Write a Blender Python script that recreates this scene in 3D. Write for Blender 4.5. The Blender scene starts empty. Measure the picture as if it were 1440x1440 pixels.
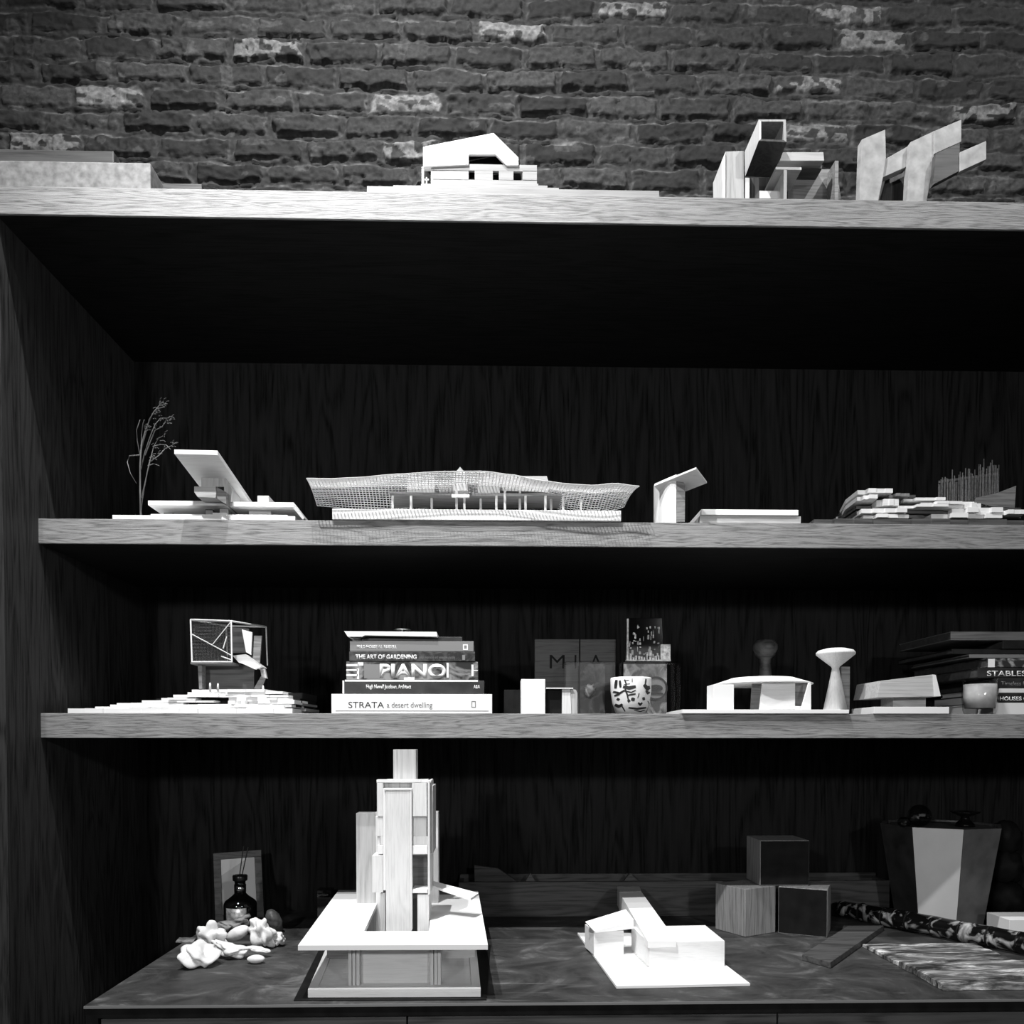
import bpy, bmesh, math, random
import numpy as np
from mathutils import Vector, Matrix, Euler, noise
random.seed(7)
scene = bpy.context.scene
COL = scene.collection
R = math.radians

# ------------------------------------------------------------------ camera
EYE = 1.40
F = 1150.0
YAW, PITCH = R(1.4), R(1.28)
cam_d = bpy.data.cameras.new('camera'); cam = bpy.data.objects.new('camera', cam_d); COL.objects.link(cam)
cam.location = (0, 0, EYE); cam.rotation_euler = (math.pi/2 - PITCH, 0, -YAW)
cam_d.sensor_width = 36; cam_d.lens = F/1440*36; cam_d.shift_y = 353/1440.0
cam_d.clip_start = .02
scene.camera = cam
scene.view_settings.view_transform = 'Standard'; scene.view_settings.look = 'None'
scene.view_settings.gamma = 1; scene.view_settings.exposure = 0.45
scene.view_settings.use_curve_mapping = False
# ------------------------------------------------------------------ world and lamps
world = bpy.data.worlds.new('world'); scene.world = world; world.use_nodes = True
world.node_tree.nodes['Background'].inputs[0].default_value = (.5, .5, .5, 1)
world.node_tree.nodes['Background'].inputs[1].default_value = .004

def spot(name, loc, target, power, size, angle, blend=.5):
    l = bpy.data.lights.new(name, 'SPOT'); l.energy = power; l.shadow_soft_size = size
    l.spot_size = R(angle); l.spot_blend = blend
    o = bpy.data.objects.new(name, l); COL.objects.link(o); o.location = loc
    o.rotation_euler = (Vector(target) - Vector(loc)).to_track_quat('-Z', 'Y').to_euler()
    return o
def area(name, loc, target, power, sx, sy):
    l = bpy.data.lights.new(name, 'AREA'); l.energy = power; l.shape = 'RECTANGLE'; l.size = sx; l.size_y = sy
    o = bpy.data.objects.new(name, l); COL.objects.link(o); o.location = loc
    o.rotation_euler = (Vector(target) - Vector(loc)).to_track_quat('-Z', 'Y').to_euler()
    return o
spot('track_lamp_steep', (-.45, .98, 4.35), (-.1, 1.9, 1.6), 250, .012, 118, .8)
spot('track_lamp_middle', (-.80, .35, 4.1), (-.18, 1.8, 2.0), 300, .03, 46, .9)
spot('track_lamp_right', (1.7, .6, 4.3), (1.0, 2.4, 3.0), 110, .03, 84, .9)
spot('brick_fill_left', (-2.0, .7, 4.3), (-1.1, 2.3, 3.1), 16, .03, 80, .8)  # added lamp that brightens the brick on the left
spot('room_lamp_left', (-1.3, -1.7, 2.2), (0, 1.9, 1.35), 75, .10, 80, .8)
spot('room_lamp_right', (1.35, -1.7, 2.25), (.3, 1.9, 1.35), 55, .10, 80, .8)
area('front_fill', (.3, -3.6, 1.9), (.2, 2, 1.4), 4, 2.6, .8)  # added broad frontal fill; no window is known there

# ------------------------------------------------------------------ point finding
CM = Euler((math.pi/2 - PITCH, 0, -YAW)).to_matrix()
def ray(px, py): return CM @ Vector(((px-720)/F, (1073-py)/F, -1))
def at(px, py, Y):
    d = ray(px, py); t = Y/d.y
    return Vector((d.x*t, Y, EYE + d.z*t))
def X(px, Y, py=900): return at(px, py, Y).x
def Z(py, Y, px=720): return at(px, py, Y).z
def ground(px, py, z):
    d = ray(px, py); t = (z-EYE)/d.z
    return Vector((d.x*t, d.y*t, z))

Y1, YS, YP, YB = 1.70, 1.84, 1.71, 2.37
Z1 = Z(273, Y1); Z1b = Z(312, Y1)
Z2 = Z(733.5, YS); Z2b = Z(768, YS)
Z3 = Z(1003.5, YS); Z3b = Z(1038, YS)
ZD = EYE - .474
E = .0005

# ------------------------------------------------------------------ materials
def new_mat(name):
    m = bpy.data.materials.new(name); m.use_nodes = True
    nt = m.node_tree; b = nt.nodes['Principled BSDF']
    return m, nt, b
def N(nt, t, **kw):
    n = nt.nodes.new(t)
    for k, v in kw.items(): setattr(n, k, v)
    return n
def ramp(nt, stops):
    r = N(nt, 'ShaderNodeValToRGB'); e = r.color_ramp.elements
    while len(e) < len(stops): e.new(.5)
    for i, (p, c) in enumerate(stops):
        e[i].position = p; e[i].color = (c, c, c, 1)
    return r
def plain(name, v, rough=.6, metal=0, noise_amt=0, nscale=60, spec=None):
    m, nt, b = new_mat(name)
    b.inputs['Roughness'].default_value = rough; b.inputs['Metallic'].default_value = metal
    if spec is not None: b.inputs['Specular IOR Level'].default_value = spec
    if noise_amt:
        tc = N(nt, 'ShaderNodeTexCoord'); n = N(nt, 'ShaderNodeTexNoise'); n.inputs['Scale'].default_value = nscale
        n.inputs['Detail'].default_value = 5
        nt.links.new(tc.outputs['Object'], n.inputs['Vector'])
        r = ramp(nt, [(.3, max(0, v-noise_amt)), (.7, v+noise_amt)])
        nt.links.new(n.outputs[0], r.inputs[0]); nt.links.new(r.outputs[0], b.inputs['Base Color'])
    else: b.inputs['Base Color'].default_value = (v, v, v, 1)
    return m
def wood(name, lo, hi, axis='X', scale=1.0, rough=.55, wav=.35, bump=.15, spec=.5):
    """streaked grain along an axis plus warped growth rings"""
    m, nt, b = new_mat(name); L = nt.links
    tc = N(nt, 'ShaderNodeTexCoord'); mp = N(nt, 'ShaderNodeMapping')
    s = {'X': (1.2, 26, 26), 'Y': (26, 1.2, 26), 'Z': (26, 26, 1.2)}[axis]
    mp.inputs['Scale'].default_value = [v*scale for v in s]
    L.new(tc.outputs['Object'], mp.inputs['Vector'])
    n1 = N(nt, 'ShaderNodeTexNoise'); n1.inputs['Scale'].default_value = 4; n1.inputs['Detail'].default_value = 8; n1.inputs['Roughness'].default_value = .7
    L.new(mp.outputs[0], n1.inputs['Vector'])
    mp2 = N(nt, 'ShaderNodeMapping')
    s2 = {'X': (.5, 6, 6), 'Y': (6, .5, 6), 'Z': (6, 6, .5)}[axis]
    mp2.inputs['Scale'].default_value = [v*scale for v in s2]
    L.new(tc.outputs['Object'], mp2.inputs['Vector'])
    n2 = N(nt, 'ShaderNodeTexNoise'); n2.inputs['Scale'].default_value = 1.3; n2.inputs['Detail'].default_value = 2
    n2.inputs['Distortion'].default_value = .6
    L.new(mp2.outputs[0], n2.inputs['Vector'])
    mul = N(nt, 'ShaderNodeMath', operation='MULTIPLY'); mul.inputs[1].default_value = 55
    L.new(n2.outputs[0], mul.inputs[0])
    sn = N(nt, 'ShaderNodeMath', operation='SINE'); L.new(mul.outputs[0], sn.inputs[0])
    ma = N(nt, 'ShaderNodeMath', operation='MULTIPLY_ADD'); ma.inputs[1].default_value = wav*.28; 
    L.new(sn.outputs[0], ma.inputs[0]); L.new(n1.outputs[0], ma.inputs[2])
    r = ramp(nt, [(.25, lo), (.48, lo*.35+hi*.65), (.75, hi)])
    L.new(ma.outputs[0], r.inputs[0]); L.new(r.outputs[0], b.inputs['Base Color'])
    bp = N(nt, 'ShaderNodeBump'); bp.inputs['Strength'].default_value = bump; bp.inputs['Distance'].default_value = .002
    L.new(ma.outputs[0], bp.inputs['Height']); L.new(bp.outputs[0], b.inputs['Normal'])
    b.inputs['Roughness'].default_value = rough; b.inputs['Specular IOR Level'].default_value = spec
    return m
def glass(name, v=.95, rough=.02):
    """thin clear glass: see-through with sharp reflections that grow at grazing angles"""
    m, nt, b = new_mat(name); L = nt.links; nt.nodes.remove(b)
    out = nt.nodes['Material Output']
    t = N(nt, 'ShaderNodeBsdfTransparent'); t.inputs[0].default_value = (v, v, v, 1)
    g = N(nt, 'ShaderNodeBsdfGlossy'); g.inputs['Roughness'].default_value = rough
    lw_ = N(nt, 'ShaderNodeLayerWeight'); p_ = N(nt, 'ShaderNodeMath', operation='POWER'); p_.inputs[1].default_value = 3
    L.new(lw_.outputs['Facing'], p_.inputs[0]); f = N(nt, 'ShaderNodeMath', operation='MULTIPLY_ADD'); f.inputs[1].default_value = .6; f.inputs[2].default_value = .05
    L.new(p_.outputs[0], f.inputs[0])
    mx = N(nt, 'ShaderNodeMixShader'); L.new(f.outputs[0], mx.inputs[0]); L.new(t.outputs[0], mx.inputs[1]); L.new(g.outputs[0], mx.inputs[2])
    L.new(mx.outputs[0], out.inputs[0])
    return m
M = {}
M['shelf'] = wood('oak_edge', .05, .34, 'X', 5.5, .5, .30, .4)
M['shelfbody'] = wood('shaded_oak_board', .004, .018, 'X', 2.6, .6, .35, .2, .1)  # underside shade put into a darker oak colour
M['panel'] = wood('dark_oak_panel', .008, .055, 'Z', 2.4, .6, .42, .2, .15)  # panel and back are darker oak than the shelf fronts
M['back'] = wood('dark_oak_back', .002, .022, 'Z', 1.7, .7, .42, .1, .08)
M['white'] = plain('white_card', .86, .7)
M['basswood'] = wood('pale_basswood', .68, .86, 'X', 4, .6, .2, .03)
M['basswood_z'] = wood('pale_basswood_upright', .60, .84, 'Z', 3.5, .6, .2, .03)
M['palewall'] = wood('pale_wall', .22, .32, 'X', 3, .5, .3, .03)
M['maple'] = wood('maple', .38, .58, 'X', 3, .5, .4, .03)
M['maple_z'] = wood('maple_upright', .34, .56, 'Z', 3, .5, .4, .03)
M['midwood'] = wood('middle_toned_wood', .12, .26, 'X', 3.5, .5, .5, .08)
M['troughwood'] = wood('trough_oak', .02, .09, 'X', 2.5, .6, .5, .08)
M['tilewood'] = wood('tile_wood', .04, .12, 'X', 3, .6, .3, .08)
M['darkwood'] = wood('dark_wood', .03, .10, 'X', 2.0, .5, .5, .08)
M['darkwood_z'] = wood('dark_wood_upright', .03, .09, 'Z', 2.0, .5, .5, .08)
M['cubewood'] = wood('cube_oak', .12, .38, 'Z', 3.0, .55, .3, .2)
M['blackpaint'] = plain('black_paint', .010, .6, 0, .004, 30, spec=.12)
M['rough_pale'] = plain('chalky_timber', .42, .9, 0, .10, 45)
M['beam'] = plain('chalky_beam', .24, .9, 0, .09, 60)
M['black'] = plain('black_plastic', .01, .3)
M['blackglass'] = plain('black_glass', .004, .04, spec=.8)
M['darkcover'] = plain('dark_cover', .02, .4, 0, .012, 30)
M['greycover'] = plain('grey_cover', .22, .5)
M['paper'] = plain('paper', .75, .8)
M['dimpaper'] = plain('shaded_paper', .06, .8, 0, .02, 80)  # shade on the right pile's side put into darker page colour
M['ink'] = plain('black_ink', .02, .6)
M['greyink'] = plain('grey_ink', .16, .6)
M['whiteink'] = plain('white_ink', .85, .6)
M['print'] = plain('grey_print', .58, .5)
M['chrome'] = plain('polished_metal', .6, .18, 1)
M['pewter'] = plain('pewter', .30, .35, .3, .18, 120)
M['bone'] = plain('bleached_shell', .72, .55, 0, .1, 60)
M['glass'] = glass('clear_glass')
M['smokeglass'] = glass('smoky_glass', .5, .08)
M['twig'] = plain('dried_twig', .16, .9)
M['floorm'] = plain('floor_concrete', .02, .6, 0, .008, 3)
M['screen'] = plain('wire_mesh', .10, .6, 0, .05, 300)

def mat_desk():
    m, nt, b = new_mat('worn_blackened_steel'); L = nt.links
    tc = N(nt, 'ShaderNodeTexCoord')
    n = N(nt, 'ShaderNodeTexNoise'); n.inputs['Scale'].default_value = 7; n.inputs['Detail'].default_value = 9; n.inputs['Roughness'].default_value = .65; n.inputs['Distortion'].default_value = 1.2
    L.new(tc.outputs['Object'], n.inputs['Vector'])
    r = ramp(nt, [(.38, .028), (.55, .062), (.72, .18)]); L.new(n.outputs[0], r.inputs[0])
    mp = N(nt, 'ShaderNodeMapping'); mp.inputs['Rotation'].default_value = (0, 0, .7); mp.inputs['Scale'].default_value = (3, 22, 1)
    L.new(tc.outputs['Object'], mp.inputs['Vector'])
    n2 = N(nt, 'ShaderNodeTexNoise'); n2.inputs['Scale'].default_value = 3; n2.inputs['Detail'].default_value = 6; n2.inputs['Distortion'].default_value = .8
    L.new(mp.outputs[0], n2.inputs['Vector'])
    r2 = ramp(nt, [(.62, 0), (.72, .07)]); L.new(n2.outputs[0], r2.inputs[0])
    v = N(nt, 'ShaderNodeTexVoronoi'); v.inputs['Scale'].default_value = 60
    L.new(tc.outputs['Object'], v.inputs['Vector'])
    r3 = ramp(nt, [(.04, .12), (.09, 0)]); L.new(v.outputs['Distance'], r3.inputs[0])
    a1 = N(nt, 'ShaderNodeMixRGB', blend_type='ADD'); a1.inputs[0].default_value = 1
    L.new(r.outputs[0], a1.inputs[1]); L.new(r2.outputs[0], a1.inputs[2])
    a2 = N(nt, 'ShaderNodeMixRGB', blend_type='ADD'); a2.inputs[0].default_value = .4
    L.new(a1.outputs[0], a2.inputs[1]); L.new(r3.outputs[0], a2.inputs[2])
    L.new(a2.outputs[0], b.inputs['Base Color']); b.inputs['Roughness'].default_value = .5; b.inputs['Specular IOR Level'].default_value = .2
    return m
M['desk'] = mat_desk()

def mat_brick():
    m, nt, b = new_mat('old_brick'); L = nt.links
    at_ = N(nt, 'ShaderNodeAttribute', attribute_name='tone')
    tc = N(nt, 'ShaderNodeTexCoord'); n = N(nt, 'ShaderNodeTexNoise'); n.inputs['Scale'].default_value = 90; n.inputs['Detail'].default_value = 6
    L.new(tc.outputs['Object'], n.inputs['Vector'])
    r = ramp(nt, [(.3, .55), (.7, 1.4)]); L.new(n.outputs[0], r.inputs[0])
    mx = N(nt, 'ShaderNodeMixRGB', blend_type='MULTIPLY'); mx.inputs[0].default_value = 1
    L.new(at_.outputs['Color'], mx.inputs[1]); L.new(r.outputs[0], mx.inputs[2])
    L.new(mx.outputs[0], b.inputs['Base Color']); b.inputs['Roughness'].default_value = .85
    bp = N(nt, 'ShaderNodeBump'); bp.inputs['Strength'].default_value = .5; bp.inputs['Distance'].default_value = .003
    L.new(n.outputs[0], bp.inputs['Height']); L.new(bp.outputs[0], b.inputs['Normal'])
    return m
M['brick'] = mat_brick()

def mat_bark():
    m, nt, b = new_mat('silvery_bark'); L = nt.links
    tc = N(nt, 'ShaderNodeTexCoord'); mp = N(nt, 'ShaderNodeMapping'); mp.inputs['Scale'].default_value = (3, 15, 8)
    L.new(tc.outputs['Object'], mp.inputs['Vector'])
    n = N(nt, 'ShaderNodeTexNoise'); n.inputs['Scale'].default_value = 2.2; n.inputs['Detail'].default_value = 8; n.inputs['Roughness'].default_value = .7; n.inputs['Distortion'].default_value = .7
    L.new(mp.outputs[0], n.inputs['Vector'])
    r = ramp(nt, [(.40, .02), (.49, .14), (.56, .38), (.64, .9)]); L.new(n.outputs[0], r.inputs[0])
    L.new(r.outputs[0], b.inputs['Base Color']); b.inputs['Roughness'].default_value = .5
    bp = N(nt, 'ShaderNodeBump'); bp.inputs['Strength'].default_value = .8; bp.inputs['Distance'].default_value = .004
    L.new(n.outputs[0], bp.inputs['Height']); L.new(bp.outputs[0], b.inputs['Normal'])
    return m
M['bark'] = mat_bark()

def mat_marble(name, lo, hi, rough, scale=9, metal=0, lo_at=.45):
    m, nt, b = new_mat(name); L = nt.links
    tc = N(nt, 'ShaderNodeTexCoord'); n = N(nt, 'ShaderNodeTexNoise'); n.inputs['Scale'].default_value = scale; n.inputs['Detail'].default_value = 4; n.inputs['Distortion'].default_value = 1.5
    L.new(tc.outputs['Object'], n.inputs['Vector'])
    r = ramp(nt, [(lo_at, lo), (lo_at+.17, hi)]); L.new(n.outputs[0], r.inputs[0])
    L.new(r.outputs[0], b.inputs['Base Color']); b.inputs['Roughness'].default_value = rough; b.inputs['Metallic'].default_value = metal
    return m
M['darkart'] = mat_marble('cloudy_dark_print', .006, .06, .3, 30)
M['lightart'] = mat_marble('cloudy_grey_print', .03, .34, .3, 28)
M['pianoart'] = mat_marble('photo_print', .01, .28, .4, 22)
M['gardenart'] = mat_marble('leafy_print', .008, .06, .4, 60)
M['feather'] = wood('weathered_driftwood', .02, .35, 'X', 3, .5, 1, .4)
M['tube'] = mat_marble('glossy_cane', .004, .5, .2, 24, 0, .50)  # sparse bright patches in the colour stand in for lamp reflections

# ------------------------------------------------------------------ mesh helpers
class MB:
    def __init__(s): s.v = []; s.f = []
    def add(s, vs, fs):
        k = len(s.v); s.v += [Vector(v) for v in vs]; s.f += [tuple(i+k for i in f) for f in fs]; return s
    def box(s, a, b, rot=None, piv=None):
        x0, y0, z0 = a; x1, y1, z1 = b
        vs = [Vector(p) for p in ((x0,y0,z0),(x1,y0,z0),(x1,y1,z0),(x0,y1,z0),(x0,y0,z1),(x1,y0,z1),(x1,y1,z1),(x0,y1,z1))]
        if rot is not None:
            c = Vector(piv) if piv is not None else (Vector(a)+Vector(b))/2
            vs = [c + rot @ (v-c) for v in vs]
        return s.add(vs, [(0,3,2,1),(4,5,6,7),(0,1,5,4),(1,2,6,5),(2,3,7,6),(3,0,4,7)])
    def px(s, x0, y0, x1, y1, Ya, Yb, zb=None):
        """box whose front face spans the given picture span at depth Ya"""
        c = (x0+x1)/2
        z1 = Z(y0, Ya, c); z0 = zb if zb is not None else Z(y1, Ya, c)
        m = (y0+y1)/2
        return s.box((X(x0, Ya, m), Ya, z0), (X(x1, Ya, m), Yb, z1))
    def prism(s, pts, vec):
        """closed polygon pts (3d) swept by vec"""
        n = len(pts); vec = Vector(vec)
        vs = [Vector(p) for p in pts] + [Vector(p)+vec for p in pts]
        fs = [tuple(range(n)), tuple(range(2*n-1, n-1, -1))]
        fs += [(i, i+n, (i+1) % n + n, (i+1) % n) for i in range(n)]
        return s.add(vs, fs)
    def poly(s, pp, Ya, Yb):
        """picture-space outline of a front face at depth Ya, given thickness to Yb"""
        return s.prism([at(x, y, Ya) for x, y in pp], (0, Yb-Ya, 0))
    def tube(s, path, rad, seg=8):
        path = [Vector(p) for p in path]; n = len(path)
        rad = rad if isinstance(rad, (list, tuple)) else [rad]*n
        vs = []
        for i, p in enumerate(path):
            t = (path[min(i+1, n-1)] - path[max(i-1, 0)]).normalized()
            u = t.cross(Vector((.13, .31, 1))); 
            if u.length < .05: u = t.cross(Vector((0, 1, 0)))
            u.normalize(); w = t.cross(u)
            for k in range(seg):
                a = 2*math.pi*k/seg
                vs.append(p + (u*math.cos(a) + w*math.sin(a))*rad[i])
        fs = [tuple(range(seg-1, -1, -1)), tuple(range((n-1)*seg, n*seg))]
        for i in range(n-1):
            for k in range(seg):
                k2 = (k+1) % seg
                fs.append((i*seg+k, i*seg+k2, (i+1)*seg+k2, (i+1)*seg+k))
        return s.add(vs, fs)
    def bar(s, a, b, w, seg=4): return s.tube([a, b], w, seg)
    def lathe(s, c, prof, seg=40, caps=True):
        c = Vector(c); vs = []
        for r, z in prof:
            for k in range(seg):
                a = 2*math.pi*k/seg; vs.append(c + Vector((r*math.cos(a), r*math.sin(a), z)))
        fs = []; n = len(prof)
        for i in range(n-1):
            for k in range(seg):
                k2 = (k+1) % seg; fs.append((i*seg+k, i*seg+k2, (i+1)*seg+k2, (i+1)*seg+k))
        if caps: fs += [tuple(range(seg-1, -1, -1)), tuple(range((n-1)*seg, n*seg))]
        return s.add(vs, fs)
    def build(s, name, mat, parent=None, smooth=False, bevel=0, seg=2):
        bm = bmesh.new(); vv = [bm.verts.new(v) for v in s.v]
        for f in s.f:
            try: bm.faces.new([vv[i] for i in f])
            except ValueError: pass
        bmesh.ops.recalc_face_normals(bm, faces=bm.faces)
        return finish(bm, name, mat, parent, smooth, bevel, seg)
def finish(bm, name, mat, parent=None, smooth=False, bevel=0, seg=2):
    """links one mesh object; top-level meshes get their origin at the base, parts take the parent's frame"""
    me = bpy.data.meshes.new(name); o = bpy.data.objects.new(name, me); COL.objects.link(o)
    if parent is None:
        xs = [v.co.x for v in bm.verts]; ys = [v.co.y for v in bm.verts]; zs = [v.co.z for v in bm.verts]
        org = Vector(((min(xs)+max(xs))/2, (min(ys)+max(ys))/2, min(zs))); o.location = org
    else:
        root = parent; org = Vector()
        while root is not None: org += root.location; root = root.parent
        o.parent = parent
    bmesh.ops.translate(bm, vec=-org, verts=bm.verts)
    if smooth:
        for f in bm.faces: f.smooth = True
    bm.to_mesh(me); bm.free()
    me.materials.append(mat if not isinstance(mat, str) else M[mat])
    if bevel:
        b = o.modifiers.new('bevel', 'BEVEL'); b.width = bevel; b.segments = seg; b.limit_method = 'ANGLE'; b.angle_limit = R(40)
    return o
def tag(o, label, cat, group=None):
    o['label'] = label; o['category'] = cat
    if group: o['group'] = group
    return o
def thing(name, loc, label, cat, group=None):
    o = bpy.data.objects.new(name, None); COL.objects.link(o); o.location = loc; o.empty_display_size = .03
    return tag(o, label, cat, group)
def struct(o): o['kind'] = 'structure'; return o
def blob(name, mat, c, r, rot=(0,0,0), amp=.15, freq=2.0, parent=None, seed=0, sub=3, pinch=0, bend=0):
    bm = bmesh.new(); bmesh.ops.create_icosphere(bm, subdivisions=sub, radius=1)
    Rm = Euler(rot).to_matrix(); off = Vector((seed*3.1, seed*1.7, seed))
    for v in bm.verts:
        p = v.co.copy(); k = 1 + amp*noise.noise(p*freq+off)*2
        q = Vector((p.x*r[0], p.y*r[1], p.z*r[2]))*k
        if pinch: 
            t = 1 - pinch*abs(p.x); q.y *= t; q.z *= t
        if bend: q.z += bend*p.x*p.x
        v.co = Vector(c) + Rm @ q
    return finish(bm, name, mat, parent, smooth=True)
def rest(o, z):
    """drop a top-level mesh until its lowest point sits at height z"""
    lo = min(v.co.z for v in o.data.vertices); o.location.z = z - lo + .0003
def text(name, body, x0, y1, x1, h, Y, mat, parent, off=0, px_h=None, ext=.0003):
    """lettering lying on an upright face at depth Y, from picture x0 to x1 with base line y1 and cap height h px"""
    cu = bpy.data.curves.new(name, 'FONT'); cu.body = body; cu.size = 1; cu.offset = off; cu.extrude = 0
    t = bpy.data.objects.new(name+'_tmp', cu); COL.objects.link(t)
    bpy.context.view_layer.update()
    me = bpy.data.meshes.new_from_object(t.evaluated_get(bpy.context.evaluated_depsgraph_get()))
    bpy.data.objects.remove(t)
    xs = [v.co.x for v in me.vertices]; w0 = min(xs); w = max(xs)-w0
    a = at(x0, y1, Y); b = at(x1, y1, Y); hh = (at(x0, y1-h, Y)-a).length
    bm = bmesh.new(); bm.from_mesh(me)
    for v in bm.verts:
        v.co = Vector((a.x + (v.co.x-w0)/w*(b.x-a.x), Y, a.z + v.co.y/.72*hh))
    r = bmesh.ops.extrude_face_region(bm, geom=bm.faces[:])
    for e in r['geom']:
        if isinstance(e, bmesh.types.BMVert): e.co.y -= ext
    bmesh.ops.recalc_face_normals(bm, faces=bm.faces)
    return finish(bm, name, mat, parent)

# ================================================================== SETTING
def brick_wall():
    x0, x1, z0, z1 = -2.3, 2.3, Z1b-.02, EYE+2.75
    zc = Z(-10, YB)+.34
    st = .0035
    nx = int((x1-x0)/st); nz = int((zc-z0)/st)
    xs = np.linspace(x0, x1, nx); zs = np.linspace(z0, zc, nz)
    def vnoise(sx, sz, seed):
        rg = np.random.RandomState(seed); gx = (xs-x0)/sx; gz = (zs-z0)/sz
        g = rg.rand(int(gz.max())+3, int(gx.max())+3)
        ix = gx.astype(int); iz = gz.astype(int); fx = gx-ix; fz = gz-iz
        fx = fx*fx*(3-2*fx); fz = fz*fz*(3-2*fz)
        a = g[np.ix_(iz, ix)]; b = g[np.ix_(iz, ix+1)]; c = g[np.ix_(iz+1, ix)]; d = g[np.ix_(iz+1, ix+1)]
        return (a*(1-fx)+b*fx)*(1-fz[:, None]) + (c*(1-fx)+d*fx)*fz[:, None]
    XX, ZZ = np.meshgrid(xs, zs)
    wx = (vnoise(.05, .03, 1)-.5)*.018 + (vnoise(.015, .012, 2)-.5)*.008
    wz = (vnoise(.12, .05, 3)-.5)*.014 + (vnoise(.03, .016, 4)-.5)*.009
    CH, CW = .0682, .209
    row = np.floor((ZZ+wz-z0)/CH).astype(int); fz = (ZZ+wz-z0)/CH-row
    rg = np.random.RandomState(5)
    roff = rg.rand(60)*.05 + (np.arange(60) % 2)*CW/2
    u = (XX+wx-x0+roff[row])/CW; ci = np.floor(u).astype(int); fx = u-ci
    key = (row*97+ci*31) % 4000
    rr = np.random.RandomState(9).rand(4000, 5)
    mz = .09 + .07*rr[key, 0]; mx = .03 + .02*rr[key, 1]
    d = np.minimum(np.minimum(fx, 1-fx)*CW - mx*CW, np.minimum(fz, 1-fz)*CH - mz*CH)   # inside distance
    chip = (vnoise(.03, .022, 11) > .74) * 1.0
    s = np.clip(d/.006, 0, 1); s = s*s*(3-2*s)
    hgt = s*(.0065+.010*rr[key, 2]) + (vnoise(.012, .01, 6)-.5)*.005 + (vnoise(.035, .02, 7)-.5)*.008
    squish = np.exp(-((fz-.03)/.06)**2)*(vnoise(.05, .03, 12) > .45)*(.010*vnoise(.03, .02, 13))
    ridge = np.exp(-((d-.0005)/.0022)**2)*vnoise(.03, .02, 31)**2*.009*(vnoise(.07, .04, 32) > .4)
    hgt = hgt + ridge + squish - chip*s*.007*vnoise(.01, .01, 14)
    tone_b = .007 + .034*rr[key, 3]**1.8
    white = (rr[key, 4] > .90)*(vnoise(.022, .014, 8) > .42)
    tone = tone_b*s + .020*(1-s) + white*s*.13 + (vnoise(.05, .03, 16) > .82)*.03 + np.exp(-((fz-.90)/.035)**2)*(vnoise(.04, .03, 22) > .35)*.10*vnoise(.02, .01, 23)
    tone = tone + np.exp(-(d/.003)**2)*.05*vnoise(.03, .02, 31)
    tone = tone*(.75+.5*vnoise(.008, .006, 10))
    V = np.stack([XX, YB + .022 - hgt, ZZ], -1).reshape(-1, 3)
    idx = np.arange(nx*nz).reshape(nz, nx)
    q = np.stack([idx[:-1, :-1], idx[:-1, 1:], idx[1:, 1:], idx[1:, :-1]], -1).reshape(-1, 4)
    me = bpy.data.meshes.new('wall_back'); me.vertices.add(len(V)); me.vertices.foreach_set('co', V.ravel())
    me.loops.add(q.size); me.loops.foreach_set('vertex_index', q.ravel().astype(np.int32))
    me.polygons.add(len(q)); me.polygons.foreach_set('loop_start', np.arange(0, q.size, 4, dtype=np.int32))
    me.update(); me.validate()
    ca = me.color_attributes.new('tone', 'FLOAT_COLOR', 'POINT')
    c = np.ones((len(V), 4), np.float32); c[:, :3] = tone.reshape(-1, 1); ca.data.foreach_set('color', c.ravel())
    o = bpy.data.objects.new('wall_back', me); COL.objects.link(o); me.materials.append(M['brick'])
    struct(o)
brick_wall()
lowwall = struct(MB().box((-2.3, YB+.004, 0), (2.3, YB+.05, Z1b-.021)).build('wall_back', plain('lower_brick', .03, .9, 0, .01, 30)))
struct(MB().box((-3, -4, -.05), (3.2, 2.6, 0)).build('floor', 'floorm'))

# ================================================================== BOOKCASE
XL = X(8, YP, 1000)          # outer (front) edge of the left panel
bc = thing('bookcase', (0, 2.0, 0), 'large dark oak bookcase with three thick shelves against the brick wall', 'bookcase')
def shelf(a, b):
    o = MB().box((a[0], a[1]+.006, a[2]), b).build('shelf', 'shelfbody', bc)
    MB().box(a, (b[0], a[1]+.0058, b[2])).build('front_edge', 'shelf', o, bevel=.001)  # front keeps the lighter oak; the body's colour carries the shade
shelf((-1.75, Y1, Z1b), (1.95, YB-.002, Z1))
XR = 1.62
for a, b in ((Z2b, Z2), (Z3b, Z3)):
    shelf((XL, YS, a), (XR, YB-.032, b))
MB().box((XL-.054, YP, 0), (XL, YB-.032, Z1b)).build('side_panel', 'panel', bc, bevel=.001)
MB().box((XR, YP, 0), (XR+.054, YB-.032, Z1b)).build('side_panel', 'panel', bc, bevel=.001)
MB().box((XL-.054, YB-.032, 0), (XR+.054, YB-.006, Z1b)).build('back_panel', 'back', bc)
YW = YB-.033

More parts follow.
